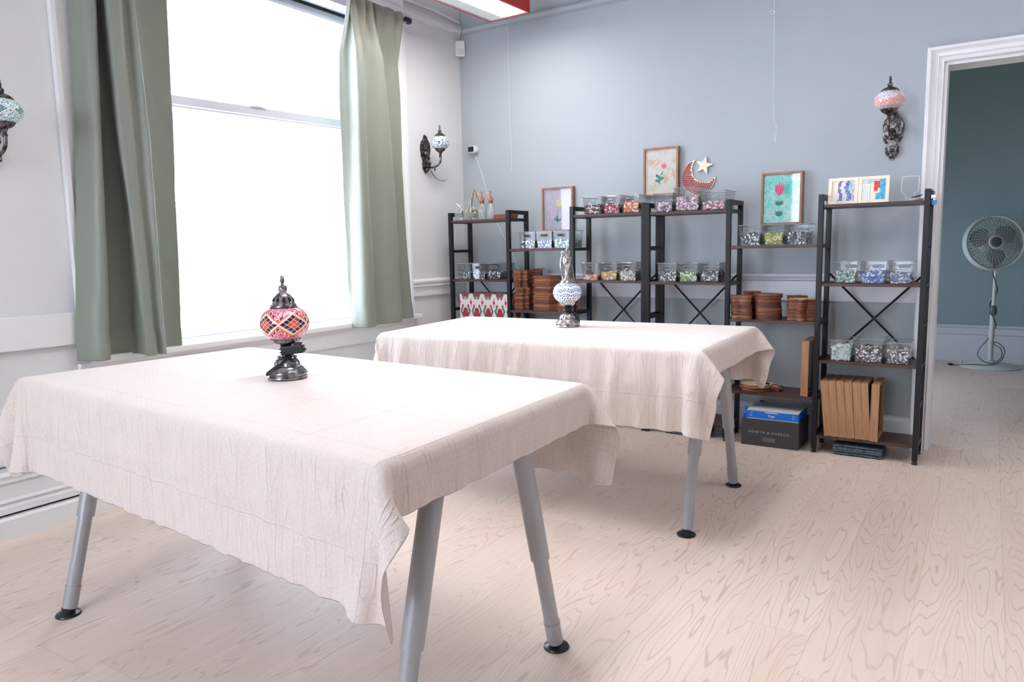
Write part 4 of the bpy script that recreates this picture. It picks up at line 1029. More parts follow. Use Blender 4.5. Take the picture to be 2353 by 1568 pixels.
def beads(b, r, z, n, s):
    for i in range(n): a = 2*PI*i/n; sphere(b, (r*math.cos(a), r*math.sin(a), z), s, n=6)
def coil(b, r, z0, z1, turns, rad, sq=1.0):
    pts = [((r+0.0015*math.sin(9*t*turns))*math.cos(2*PI*t*turns), (r+0.0015*math.cos(7*t*turns))*math.sin(2*PI*t*turns)*sq, z0+(z1-z0)*t) for t in [i/(turns*16) for i in range(int(turns*16)+1)]]
    tube(b, pts, rad, 6)
L1 = empty('mosaic_table_lamp', (1.474, -2.891, TH+0.003), 0.3, 'red and orange mosaic glass table lamp on the near table', 'table lamp')
lamp_base(L1, M_pewter)
b = nb(); lathe(b, [(0.013, 0.100), (0.024, 0.1005), (0.034, 0.105), (0.041, 0.113), (0.043, 0.121), (0.041, 0.123)], 56); beads(b, 0.0425, 0.117, 44, 0.0018); obj('globe_cup', b, M_pewter, L1, smooth=True)
globe(L1, 0.165, 0.071, 0.0445, pat_red, cut=0.82)
b = nb(); lathe(b, [(0.041, 0.203), (0.0405, 0.207), (0.038, 0.211), (0.0385, 0.214), (0.037, 0.219), (0.033, 0.222), (0.030, 0.232), (0.025, 0.243), (0.018, 0.251), (0.013, 0.255), (0.011, 0.257), (0.0125, 0.260), (0.013, 0.266), (0.012, 0.272), (0.013, 0.275), (0.006, 0.278), (0.0045, 0.283), (0.0075, 0.288), (0.0065, 0.293), (0.005, 0.296), (0.0065, 0.300), (0.003, 0.306), (0.0, 0.3095)], 56, flute=(0.221, 0.244, 10, 0.035), capt=False)
beads(b, 0.039, 0.2105, 44, 0.0016); cap = obj('pierced_cap', b, M_pewter, L1, smooth=True)
b = nb()
for i in range(10):
    a = 2*PI*(i+0.5)/10; mt = Matrix.Rotation(a, 4, 'Z') @ Matrix.Translation((0.0292, 0, 0.2355)) @ Matrix.Rotation(-0.55, 4, 'Y') @ Matrix.Diagonal((0.0022, 0.0036, 0.0068, 1))
    bmesh.ops.create_uvsphere(b, u_segments=8, v_segments=8, radius=1, matrix=mt)
o = obj('cap_hole', b, M_gap, cap, smooth=True)
b = nb(); coil(b, 0.0155, 0.068, 0.100, 5, 0.0028); coil(b, 0.019, 0.071, 0.095, 2.3, 0.0027, 0.9); coil(b, 0.027, 0.062, 0.066, 1.2, 0.0024)
tube(b, spline([(0.028*math.cos(-0.9), 0.028*math.sin(-0.9), 0.064), (0.034*math.cos(-1.3), 0.034*math.sin(-1.3), 0.052), (0.047*math.cos(-1.9), 0.047*math.sin(-1.9), 0.036), (0.060*math.cos(-2.25), 0.060*math.sin(-2.25), 0.02), (0.060*math.cos(-2.3), 0.060*math.sin(-2.3), 0.012)], 6), 0.0028, 8)
obj('power_cord', b, M_blackp, L1, smooth=True)
ad = empty('adapter', (0, 0, 0)); ad.parent = L1
b = nb()
ax = Matrix.Rotation(math.radians(33)-0.3, 4, 'Z') @ Matrix.Translation((0.028, -0.022, 0.0865)) @ Matrix.Rotation(-0.10, 4, 'Y')
box(b, -0.032, 0.032, -0.012, 0.012, -0.012, 0.013, 0.003, ax); box(b, 0.004, 0.026, -0.011, 0.011, 0.012, 0.018, 0.0015, ax); box(b, 0.002, 0.029, -0.010, 0.010, 0.018, 0.021, 0.001, ax); box(b, 0.031, 0.038, -0.003, 0.003, -0.005, 0.001, 0.001, ax)
obj('adapter_body', b, M_blackp, ad)
b = nb(); box(b, 0.010, 0.0115, -0.0065, -0.0005+0.000, 0.021, 0.036, 0, ax); box(b, 0.0195, 0.021, -0.0065, -0.0005, 0.021, 0.036, 0, ax); obj('prong', b, M_chrome, ad)

L2 = empty('mosaic_table_lamp', (1.559, -1.30, TH+0.003), 0.0, 'blue and white mosaic table lamp shaped like a ewer, on the far table', 'table lamp')
lamp_base(L2, M_silver)
b = nb(); lathe(b, [(0.014, 0.094), (0.028, 0.098), (0.036, 0.105), (0.0395, 0.114), (0.0395, 0.119), (0.037, 0.121)], 48); obj('globe_cup', b, M_silver, L2, smooth=True)
globe(L2, 0.160, 0.068, 0.043, pat_ewer, cut=0.84)
b = nb(); lathe(b, [(0.037, 0.199), (0.0375, 0.203), (0.036, 0.207), (0.033, 0.212), (0.029, 0.219), (0.021, 0.226), (0.015, 0.232), (0.0125, 0.235), (0.0135, 0.238), (0.012, 0.246), (0.0115, 0.256), (0.013, 0.268), (0.017, 0.282), (0.021, 0.296), (0.0215, 0.301), (0.0235, 0.303), (0.023, 0.307), (0.022, 0.311), (0.0225, 0.318), (0.019, 0.327), (0.013, 0.333), (0.009, 0.337), (0.005, 0.340), (0.004, 0.348), (0.006, 0.353), (0.0045, 0.357), (0.0055, 0.362), (0.002, 0.368), (0.0, 0.372)], 40, capt=False)
obj('ewer_neck', b, M_silver, L2, smooth=True)
cd = Vector((-math.cos(YAW), -math.sin(YAW), 0))          # the ewer's handle points to its left
def cpt(d, z): return (cd.x*d, cd.y*d, z)
b = nb(); tube(b, spline([cpt(0.006, 0.345), cpt(0.016, 0.350), cpt(0.026, 0.346), cpt(0.022, 0.335), cpt(0.026, 0.322), cpt(0.029, 0.305), cpt(0.030, 0.288), cpt(0.028, 0.270), cpt(0.024, 0.252), cpt(0.021, 0.238), cpt(0.021, 0.222), cpt(0.022, 0.212)], 6), 0.0042, 8)
for d, z in ((0.023, 0.335), (0.027, 0.318), (0.030, 0.300), (0.030, 0.282), (0.024, 0.21)): sphere(b, cpt(d, z), 0.0048, n=8)
obj('ewer_handle', b, M_silver, L2, smooth=True)
b = nb(); tube(b, spline([cpt(-0.033, 0.214), cpt(-0.029, 0.235), cpt(-0.027, 0.255), cpt(-0.024, 0.275), cpt(-0.020, 0.29)], 6), 0.0038, 8, taper=0.6); obj('ewer_spout', b, M_silver, L2, smooth=True)
b = nb(); coil(b, 0.0175, 0.062, 0.096, 5, 0.0032); coil(b, 0.022, 0.070, 0.092, 2.2, 0.003)
tube(b, spline([cpt(-0.015, 0.066), cpt(-0.035, 0.062), cpt(-0.046, 0.045), cpt(-0.055, 0.025), cpt(-0.052, 0.02), cpt(-0.04, 0.035), cpt(-0.03, 0.055)], 6), 0.003, 8)
obj('power_cord', b, M_blackp, L2, smooth=True)
b = nb(); sphere(b, cpt(-0.044, 0.045), 0.015, 0.8, 0.8, 1.0, 14); obj('cord_switch', b, M_blackp, L2, smooth=True)

# wall sconces: local +x points away from the wall
def plate_poly():
    half = [(0.0, 0.128), (0.010, 0.123), (0.016, 0.112), (0.014, 0.104), (0.022, 0.095), (0.040, 0.080), (0.052, 0.055), (0.054, 0.030), (0.050, 0.012), (0.044, 0.0), (0.046, -0.012), (0.040, -0.024), (0.030, -0.028), (0.027, -0.040), (0.026, -0.052), (0.032, -0.062), (0.031, -0.072), (0.027, -0.082), (0.030, -0.092), (0.022, -0.104), (0.014, -0.110), (0.006, -0.122)]
    return half+[(0, -0.127)]+[(-x, z) for x, z in half[:0:-1]]
def sconce(loc, rz, pat, m, g, arm, label, slim=1.0, gr=0.068, hh=0.046, cap_big=True):
    """g: distance of the globe from the wall; loc: plate centre on the wall"""
    r = empty('mosaic_wall_sconce', loc, rz, label, 'wall lamp')
    b = nb(); P = plate_poly()
    prism(b, [(x*slim, z) for x, z in P], (0, 0, 0), (0, 1, 0), (0, 0, 1), (1, 0, 0), 0.008)
    prism(b, [(x*slim*0.86, z*0.93) for x, z in P], (0.008, 0, 0), (0, 1, 0), (0, 0, 1), (1, 0, 0), 0.005)
    prism(b, [(x*slim*0.62, z*0.70+0.012) for x, z in P], (0.013, 0, 0), (0, 1, 0), (0, 0, 1), (1, 0, 0), 0.004)
    pl = obj('back_plate', b, m, r); bv = pl.modifiers.new('b', 'BEVEL'); bv.width = 0.0012; bv.segments = 2
    b = nb()
    for s in (-1, 1):      # scrolls and leaves
        for (x, z, q) in ((0.036, -0.022, 0.0075), (0.030, -0.034, 0.006), (0.027, -0.066, 0.0075), (0.024, -0.078, 0.007), (0.018, -0.094, 0.008), (0.008, -0.112, 0.007), (0.012, 0.108, 0.0065), (0.020, 0.092, 0.006)):
            sphere(b, (0.013, s*x*slim, z), q, 0.8, 1, 1, 10)
        tube(b, spline([(0.014, s*0.012*slim, 0.1), (0.015, s*0.036*slim, 0.075), (0.015, s*0.046*slim, 0.04), (0.015, s*0.038*slim, 0.005), (0.014, s*0.020*slim, -0.02), (0.014, s*0.017*slim, -0.05)], 5), 0.003, 6)
        tube(b, spline([(0.012, s*0.004, -0.118), (0.018, s*0.014, -0.105), (0.014, s*0.026*slim, -0.09), (0.012, s*0.03*slim, -0.08)], 5), 0.0035, 6)
    sphere(b, (0.016, 0, -0.078), 0.012, 0.8, 1.1, 0.9, 12); sphere(b, (0.014, 0, 0.112), 0.008, n=10); sphere(b, (0.018, 0, -0.103), 0.009, 0.8, 1, 1.4, 10)
    box(b, 0.012, 0.02, -0.012, 0.012, -0.004, 0.018, 0.002); sphere(b, (0.018, 0, 0.0), 0.02, 0.5, 1, 1.3, 14)
    obj('plate_ornament', b, m, pl, smooth=True)
    zc = arm['z']; b = nb()
    tube(b, spline([(0.016, 0, 0.0), (0.022, 0, arm['lo']+0.012), (g*0.45, 0, arm['lo']-0.006), (g*0.82, 0, arm['lo']+0.006), (g, 0, arm['lo']+0.035), (g, 0, zc-0.062)], 8), 0.0068, 10)
    for t, z in ((0.32, arm['lo']+0.022), (0.2, arm['lo']+0.03)): sphere(b, (g*t, 0, z), 0.009, n=10)
    tube(b, spline([(g*0.25, 0, arm['lo']-0.002), (g*0.38, 0, arm['lo']+0.022), (g*0.25, 0, arm['lo']+0.032), (g*0.2, 0, arm['lo']+0.02)], 6), 0.004, 8)
    lathe(b, [(0.007, zc-0.095), (0.011, zc-0.088), (0.007, zc-0.08), (0.009, zc-0.072), (0.013, zc-0.066), (0.008, zc-0.06)], 18, mtx=Matrix.Translation((g, 0, 0)))
    lathe(b, [(0.001, arm['lo']-0.032), (0.004, arm['lo']-0.028), (0.006, arm['lo']-0.018), (0.004, arm['lo']-0.012), (0.008, arm['lo']-0.004)], 14, mtx=Matrix.Translation((g*0.62, 0, 0)))
    obj('arm', b, m, r, smooth=True)
    k = gr/0.068; mt = Matrix.Translation((g, 0, 0))
    b = nb(); lathe(b, [(0.010*k, zc-hh*0.84-0.024), (0.02*k, zc-hh*0.84-0.021), (0.033*k, zc-hh*0.84-0.012), (0.0395*k, zc-hh*0.84), (0.038*k, zc-hh*0.84+0.003)], 40, mtx=mt); obj('globe_cup', b, m, r, smooth=True)
    globe(r, zc, gr, hh*0.84, pat, loc=(g, 0), n=220, m=80, cut=0.84)
    zt = zc+hh*0.84; q = 1.0 if cap_big else 0.85
    b = nb(); lathe(b, [(0.040*k, zt-0.003), (0.041*k, zt+0.002), (0.036*k, zt+0.010), (0.024*k, zt+0.018), (0.013, zt+0.022), (0.010, zt+0.027), (0.0125, zt+0.032), (0.0115, zt+0.038), (0.006, zt+0.043), (0.0045, zt+0.05), (0.007, zt+0.055), (0.0045, zt+0.062), (0.0055, zt+0.067), (0.001, zt+0.076)], 40, mtx=mt)
    obj('cap', b, m, r, smooth=True)
    return r
sconce((2.767, -0.001, 1.638), -PI/2, pat_orange, M_bronze, 0.20, {'z': 0.145, 'lo': -0.005}, 'red and white mosaic wall lamp beside the doorway', 1.0, 0.070, 0.050)
s2 = sconce((0.001, -0.425, 1.735), 0, pat_blue, M_bronze, 0.135, {'z': 0.065, 'lo': -0.085}, 'dark blue mosaic wall lamp between the window and the room corner', 0.9, 0.062, 0.046)
b = nb()
for k in (0, 1): tube(b, spline([(0.012, 0.02, -0.075), (0.015, 0.07, -0.13-0.005*k), (0.02, 0.12, -0.158-0.008*k), (0.02, 0.18, -0.16-0.004*k), (0.02, 0.215-0.02*k, -0.152-0.008*k)], 8), 0.0012, 5)
obj('loose_wire', b, M_blackp, s2, smooth=True)
sconce((0.001, -3.019, 1.565), 0, pat_teal, M_bronze, 0.14, {'z': 0.074, 'lo': -0.075}, 'teal mosaic wall lamp left of the window, cut by the frame edge', 0.9, 0.068, 0.048)

# ------------------------------------------------------------------ pictures on the wall
def picture(x0, x1, z0, z1, paper, label, draw):
    r = empty('framed_picture', ((x0+x1)/2, -0.002, z0), 0, label, 'picture'); w, h = x1-x0, z1-z0; t = 0.0125; d = 0.034
    b = nb()
    for s in (-1, 1): box(b, s*w/2-(t if s > 0 else 0), s*w/2+(0 if s > 0 else t), -d, 0, 0, h, 0.0008)
    box(b, -w/2+t, w/2-t, -d, 0, 0, t, 0.0008); box(b, -w/2+t, w/2-t, -d, 0, h-t, h, 0.0008)
    obj('frame', b, M_frame, r)
    b = nb(); box(b, -w/2+t, w/2-t, -d+0.012, -d+0.014, t, h-t); obj('artwork', b, paper, r)
    draw(r, w, h, -d+0.0115)
    b = nb(); box(b, -w/2+t, w/2-t, -d+0.004, -d+0.006, t, h-t); obj('glass', b, M_pic_glass, r)
    return r
def marble(name, c0, c1, c2, sc, dist):
    m = mat(name, c0, 0.6); nt = m.node_tree; co, x, y, z = coords(nt)
    n = tex(nt, 'ShaderNodeTexNoise', co, Scale=sc, Detail=5.0, Distortion=dist); n2 = tex(nt, 'ShaderNodeTexNoise', comb(nt, x+3.1, y, z+1.7), Scale=sc*0.35, Detail=4.0, Distortion=dist*0.6)
    c = mixc(nt, n.step(0.4, 0.6), c0, c1); c = mixc(nt, n2.step(0.5, 0.72), c, c2); setc(m, c); return m
M_lilac = marble('lilac_marbled_paper', 'd3cbdb', 'bcb9cd', 'ded3de', 55.0, 3.0)
M_cream = marble('speckled_cream_paper', 'eeebe6', 'e6e2da', 'ddc39a', 60.0, 1.5)
M_turq = marble('turquoise_marbled_paper', 'd8fbf8', '8cf2ea', '3ee0d2', 26.0, 2.5)
M_pink = mat('pink_paint', 'f9709f', 0.6); M_mag = mat('crimson_pink_paint', 'ff6089', 0.6); M_yel = mat('yellow_paint', 'e6de95', 0.6); M_grn = mat('green_paint', '1d9a80', 0.6)
def flat(r, name, polys, m, y):
    b = nb()
    for i, P in enumerate(polys): prism(b, P, (0, y-i*0.0002, 0), (1, 0, 0), (0, 0, 1), (0, -1, 0), 0.0004)
    return obj(name, b, m, r)
def leaf(x, z, a, L, w):
    c, s = math.cos(a), math.sin(a); return [(x+c*t*L-s*q*w, z+s*t*L+c*q*w) for t, q in ((0, 0.12), (0.3, 0.7), (0.6, 0.8), (1, 0), (0.65, -0.45), (0.3, -0.5), (0, -0.12))]
def stem(pts, w): return [(x-w, z) for x, z in pts]+[(x+w, z) for x, z in pts[::-1]]
def draw1(r, w, h, y):
    petals = [[(0.005+0.021*(1+0.14*math.cos(11*a))*math.cos(a), h*0.64+0.023*(1+0.14*math.cos(11*a))*math.sin(a)) for a in [2*PI*i/66 for i in range(66)]]]
    flat(r, 'yellow_flower', petals, M_yel, y)
    flat(r, 'flower_stem', [stem([(-0.004, h*0.27), (-0.002, h*0.42), (0.003, h*0.58)], 0.001)], M_grn, y)
    flat(r, 'leaf', [leaf(-0.003, h*0.24, 2.5, 0.034, 0.008), leaf(-0.003, h*0.24, 0.5, 0.036, -0.008), leaf(-0.003, h*0.21, 1.6, 0.05, 0.012), leaf(-0.003, h*0.30, 2.0, 0.02, 0.004)], M_grn, y)
def draw2(r, w, h, y):
    x = 0.018
    flat(r, 'pink_tulip', [[(x, h*0.555), (x+0.011, h*0.575), (x+0.017, h*0.61), (x+0.014, h*0.665), (x+0.006, h*0.635), (x+0.003, h*0.70), (x-0.005, h*0.64), (x-0.017, h*0.67), (x-0.014, h*0.61), (x-0.009, h*0.575)]], M_pink, y)
    flat(r, 'flower_stem', [stem([(-0.012, h*0.21), (-0.008, h*0.35), (0.0, h*0.45), (0.014, h*0.54)], 0.0009)], M_grn, y)
    flat(r, 'leaf', [leaf(-0.010, h*0.25, 1.55, 0.055, 0.013), leaf(-0.012, h*0.30, 2.6, 0.030, 0.013), leaf(-0.008, h*0.34, 0.35, 0.032, 0.015), leaf(-0.012, h*0.38, 2.3, 0.032, 0.013), leaf(-0.004, h*0.42, 0.9, 0.034, 0.006)], M_grn, y)
def draw3(r, w, h, y):
    z0 = h*0.545; P = []
    for a, L in ((0.0, 0.085), (0.28, 0.075), (-0.28, 0.078), (0.55, 0.072), (-0.55, 0.07), (0.8, 0.05), (-0.8, 0.05)): P.append(leaf(-0.012, z0+0.004, PI/2+a*0.75, L, 0.0075))
    for a, L, dz in ((0.8, 0.03, 0.03), (-0.8, 0.03, 0.03), (0.9, 0.028, 0.045), (-0.9, 0.028, 0.045)): P.append(leaf(-0.012, z0+dz, PI/2+a, L, 0.006))
    flat(r, 'crimson_flower', P, M_mag, y)
    flat(r, 'flower_stem', [stem([(-0.013, h*0.16), (-0.013, h*0.4), (-0.012, z0)], 0.0006)], M_grn, y)
    flat(r, 'leaf', [leaf(-0.013, h*0.37, PI/2+s*k, L, s*q) for s in (-1, 1) for k, L, q in ((0.35, 0.034, -0.006), (0.75, 0.036, -0.007), (1.1, 0.03, -0.006))]+[leaf(-0.013, h*0.16, PI/2+s*k, L, s*q) for s in (-1, 1) for k, L, q in ((0.2, 0.038, -0.007), (0.6, 0.04, -0.008), (1.0, 0.03, -0.006))], M_grn, y)
picture(0.677, 0.912, 1.202, 1.494, M_lilac, 'framed yellow flower on lilac paper, leftmost picture on the wall', draw1)
picture(1.404, 1.627, 1.396, 1.687, M_cream, 'framed pink tulip on cream paper, highest picture on the wall', draw2)
picture(2.117, 2.337, 1.200, 1.489, M_turq, 'framed crimson flower on turquoise paper, left of the tallest right shelf', draw3)

# crescent moon with star
mn = empty('crescent_moon_mosaic', (1.742, -0.0015, 1.497), 0, 'wooden crescent moon set with red tiles and a cream star, on the wall', 'wall decoration')
R1, R2, off = 0.1035, 0.079, Vector((0.040, 0.045))
def circ_int(a0): return Vector((math.cos(a0), math.sin(a0)))
dd = off.length; ca = (dd*dd+R1*R1-R2*R2)/(2*dd*R1); half = math.acos(max(-1, min(1, ca))); th = math.atan2(off.y, off.x)
oa = [th+half+(2*PI-2*half)*i/60 for i in range(61)]
p_out = [(R1*math.cos(a), R1*math.sin(a)) for a in oa]
pe, ps = Vector(p_out[-1])-off, Vector(p_out[0])-off
a1, a0 = math.atan2(pe.y, pe.x), math.atan2(ps.y, ps.x)
while a0 > a1: a0 -= 2*PI
ia = [a1+(a0-a1)*i/50 for i in range(1, 50)]
if not any(math.hypot(off.x+R2*math.cos(a), off.y+R2*math.sin(a)) < 0.05 for a in ia): 
    a0 += 2*PI; ia = [a1+(a0-a1)*i/50 for i in range(1, 50)]
b = nb(); prism(b, p_out+[(off.x+R2*math.cos(a), off.y+R2*math.sin(a)) for a in ia], (0, 0, 0), (1, 0, 0), (0, 0, 1), (0, -1, 0), 0.008); obj('moon_board', b, M_pale, mn)
b = nb(); cols = []
rnd = random.Random(5)
for ring in range(8):
    rr = R1-0.0085-ring*0.0105; n = int(2*PI*rr/0.0112)
    for i in range(n):
        a = 2*PI*i/n; p = Vector((rr*math.cos(a), rr*math.sin(a)))
        if (p-off).length < R2+0.0062: continue
        mt = Matrix.Translation((p.x, -0.0093, p.y)) @ Matrix.Rotation(-a+rnd.uniform(-0.1, 0.1), 4, 'Y'); box(b, -0.0043, 0.0043, -0.0013, 0.0013, -0.0043, 0.0043, 0, mt)
        cols += [lin('a3202c') if rnd.random() < 0.7 else lin('7a1722')]*6
o = obj('red_tiles', b, M_tile, mn); facecol(o.data, lambda p: cols[min(p.index, len(cols)-1)])
sc = Vector((0.035, 0.064)); a_ = 0.10
b = nb(); prism(b, [(sc.x+(0.056 if q % 2 == 0 else 0.0225)*math.cos(PI/2-0.25+PI*q/5), sc.y+(0.056 if q % 2 == 0 else 0.0225)*math.sin(PI/2-0.25+PI*q/5)) for q in range(10)], (0, -0.004, 0), (1, 0, 0), (0, 0, 1), (0, -1, 0), 0.009); obj('star', b, M_pale, mn)

# small mosaics leaning on the top right shelf
def small_mosaic(x, label, fn, seed):
    r = empty('small_framed_mosaic', (x, -0.272, SH(0)+0.0005), 0, label, 'framed mosaic'); r.rotation_euler = (math.radians(-9), 0, 0); w = 0.139; h = 0.134; t = 0.0165
    b = nb(); box(b, -w/2, -w/2+t, 0, 0.012, 0, h, 0.0008); box(b, w/2-t, w/2, 0, 0.012, 0, h, 0.0008); box(b, -w/2+t, w/2-t, 0, 0.012, 0, t, 0.0008); box(b, -w/2+t, w/2-t, 0, 0.012, h-t, h, 0.0008); obj('frame', b, M_pale, r)
    b = nb(); box(b, -w/2+t, w/2-t, 0.006, 0.010, t, h-t); obj('backing', b, M_pale, r)
    b = nb(); cl = []; rnd = random.Random(seed); n = 12 if seed == 2 else 15; s = (w-2*t)/n
    for i in range(n):
        for j in range(n):
            u, v = (i+0.5)/n, (j+0.5)/n; c = fn(u, v, rnd)
            if c is None: continue
            mt = Matrix.Translation((-w/2+t+(i+0.5)*s, 0.0045, t+(j+0.5)*s*(h-2*t)/(w-2*t))) @ Matrix.Rotation(rnd.uniform(-0.15, 0.15)*(1 if seed == 2 else 5), 4, 'Y')
            q = s*0.43; box(b, -q, q, -0.0015, 0.0015, -q, q, 0, mt); cl += [lin(c)]*6
    o = obj('mosaic_tiles', b, M_tile, r); facecol(o.data, lambda p: cl[min(p.index, len(cl)-1)])
def fm1(u, v, rnd):
    if u < 0.28-0.25*(v < 0.25)*(1-v*4): return None
    wv = u-0.06*math.sin(v*7)
    return rnd.choice(('2f3fae', '39409a', '4d5bc0')) if 0.28 < wv < 0.42 else rnd.choice(('e6ecef', 'dfe3e6', 'cfd8dc')) if wv < 0.62 else rnd.choice(('2a39a8', '5b9ad6', '3e4fb4')) if wv < 0.80 else rnd.choice(('a9c6e2', 'd7dfe6', '8fa9cf'))
def fm2(u, v, rnd):
    if u > 0.74 or (u > 0.55 and v < 0.3): return rnd.choice(('4fb0d6', '3d9cc8', '6cc2de'))
    if 0.5 < u <= 0.82 and 0.4 < v < 0.92 and (u-0.5) < (v-0.3)*0.8: return rnd.choice(('d8432e', 'c8392b', 'e0573a'))
    if v > 0.86: return rnd.choice(('a9cfe2', 'd5e3ea', 'c2dbe6'))
    if (u < 0.3 and v < 0.72) or (u < 0.12): return rnd.choice(('eef1f1', 'e6ecec'))
    return None
small_mosaic(2.580, 'small square mosaic with dark blue stripes on the top shelf', fm1, 1)
small_mosaic(2.720, 'small square mosaic with a red patch and blue tiles on the top shelf', fm2, 2)
# keyhole wire stand and the things at its foot
b = nb(); y = -0.16
pts = [(2.853, y, 1.292), (2.853, y, 1.322), (2.838, y, 1.330), (2.834, y, 1.345), (2.834, y, 1.402), (2.842, y, 1.412), (2.900, y, 1.412), (2.908, y, 1.402), (2.908, y, 1.345), (2.900, y, 1.335), (2.892, y, 1.328), (2.890, y, 1.292)]
tube(b, spline(pts, 3), 0.0022, 6); box(b, 2.850, 2.893, y-0.02, y+0.02, SH(0)+0.0005, SH(0)+0.004, 0.001)
tag(obj('keyhole_wire_stand', b, M_white, smooth=True), 'white wire stand shaped like a keyhole on the top right shelf', 'stand')
b = nb(); lathe(b, [(0.018, 0), (0.026, 0.003), (0.032, 0.008), (0.033, 0.011), (0.030, 0.0095), (0.015, 0.004)], 32, sx=1.1, mtx=Matrix.Translation((2.905, -0.255, SH(0)+0.0005)), capt=True)
tag(obj('small_dish', b, M_white, smooth=True), 'small white dish on the top right shelf beside the wire stand', 'dish')
b = nb(); pp = [(-0.03, 0, 0.004), (-0.01, 0.012, 0.008), (0.02, 0.008, 0.006), (0.036, 0.0, 0.012), (0.01, -0.01, 0.003), (-0.02, -0.008, 0.002)]
v = [b.verts.new((2.908+p[0]*0.7, -0.258+p[1]*1.2, SH(0)+0.0125+p[2]*1.3)) for p in pp]; b.faces.new(v); o = obj('dry_leaf', b, mat('dry_brown_leaf', '5b3a30', 0.7)); so = o.modifiers.new('t', 'SOLIDIFY'); so.thickness = 0.003
tag(o, 'curled dark brown leaf lying in the small white dish', 'dry leaf')
# keys on the right post
kr = empty('key_bunch', (2.976, -0.315, 1.325), 0, 'keys with a blue tag hanging from the right end of the shelving', 'keys')
b = nb(); tube(b, [(0.003+0.010*math.cos(a), 0, -0.006+0.012*math.sin(a)) for a in [2*PI*i/16 for i in range(16)]], 0.0009, 6, True); tube(b, [(-0.006, 0.004, 0.012), (0.002, 0.0, 0.012), (0.009, 0, 0.004)], 0.0007, 5); obj('key_ring', b, M_chrome, kr, smooth=True)
for i, (dx, rot) in enumerate(((0.0, 0.25), (0.008, -0.1))):
    b = nb(); mt = Matrix.Translation((dx, -0.002*i, -0.016)) @ Matrix.Rotation(rot, 4, 'Y'); cyl(b, (0, -0.001, -0.008), (0, 0.001, -0.008), 0.0085, n=16); box(b, -0.0025, 0.0025, -0.001, 0.001, -0.038, -0.012); box(b, 0.0025, 0.0045, -0.001, 0.001, -0.034, -0.022); bmesh.ops.transform(b, matrix=mt, verts=b.verts); obj('key', b, M_chrome, kr)
b = nb(); box(b, 0.002, 0.022, -0.006, -0.003, -0.062, -0.040, 0.002); obj('blue_tag', b, mat('blue_plastic', '2f8fd8', 0.4), kr)

# ------------------------------------------------------------------ corner shelf: bottles, brass pyramid, small boards
zA = SH(0, 0.006)+0.0005
def mister(x, y, square, m, label, hgt, w, rz=0.0):
    r = empty('glass_mister_bottle', (x, y, zA), rz, label, 'spray bottle')
    b = nb()
    if square: box(b, -w/2, w/2, -w/2, w/2, 0, hgt, 0.005)
    else: lathe(b, [(w/2-0.003, 0), (w/2, 0.004), (w/2, hgt-0.02), (w/2-0.005, hgt-0.008), (0.014, hgt)], 28)
    obj('bottle', b, M_bottle, r, smooth=not square)
    b = nb(); z = hgt
    lathe(b, [(0.013, z-0.004), (0.0145, z), (0.0145, z+0.008), (0.017, z+0.009), (0.017, z+0.013), (0.011, z+0.016), (0.008, z+0.028), (0.0055, z+0.03), (0.0055, z+0.04), (0.003, z+0.042), (0.003, z+0.072), (0.010, z+0.073), (0.010, z+0.075), (0.002, z+0.077)], 24)
    tube(b, [(0, 0, z+0.036), (-0.014, -0.004, z+0.05), (-0.032, -0.008, z+0.066)], 0.0032, 8)
    obj('pump', b, m, r, smooth=True)
    b = nb(); tube(b, spline([(0.006, 0.0, z+0.036), (0.018, 0, z+0.034), (0.021, 0, z+0.024), (0.015, 0, z+0.016)], 4), 0.002, 6); obj('trigger', b, m, r, smooth=True)
    return r
mister(0.178, -0.27, True, M_chrome, 'square clear glass bottle with silver pump, leftmost on the corner shelf', 0.048, 0.07)
mister(0.272, -0.285, True, M_chrome, 'square clear glass bottle with silver pump, in front of the brass pyramid', 0.05, 0.075, 0.2)
mister(0.352, -0.27, False, M_copper, 'round clear bottle with copper sprayer beside the brass pyramid', 0.108, 0.058)
mister(0.412, -0.255, False, M_copper, 'round clear bottle with copper sprayer, rightmost bottle on the corner shelf', 0.108, 0.058)
py = empty('geometric_terrarium', (0.232, -0.185, zA), 0.35, 'brass framed glass pyramid behind the square bottles', 'decoration')
b = nb(); q = 0.065; apex = (0, 0, 0.215); bs_ = [(-q, -q, 0.003), (q, -q, 0.003), (q, q, 0.003), (-q, q, 0.003)]
for i in range(4): tube(b, [bs_[i], apex], 0.0024, 6); tube(b, [bs_[i], bs_[(i+1) % 4]], 0.0024, 6)
obj('brass_frame', b, M_gold, py)
b = nb()
for i in range(4): b.faces.new([b.verts.new(p) for p in (bs_[i], bs_[(i+1) % 4], apex)])
obj('glass', b, M_pic_glass, py)
b = nb(); sphere(b, (0, 0, 0.045), 0.032, 1, 1, 0.9, 20); obj('brass_ball', b, M_gold, py, smooth=True)
for i in range(4):
    b = nb(); prism(b, [(-0.068, -0.04), (0.066, -0.04), (0.073, 0.0), (0.066, 0.045), (-0.068, 0.045)], (0, 0, 0), (1, 0, 0), (0, 1, 0), (0, 0, 1), 0.0066, 0, 1)
    o = obj('wooden_board', b, mats=[M_ply, M_ply]); o.location = (0.532+0.002*i, -0.262, zA+i*0.0071); o.rotation_euler = (0, 0, 0.02*((i*7) % 3-1))
    tag(o, ('bottommost', 'second lowest', 'second highest', 'topmost')[i]+' reddish board of the low pile beside the copper sprayers', 'wooden board', 'boards on the corner top shelf')

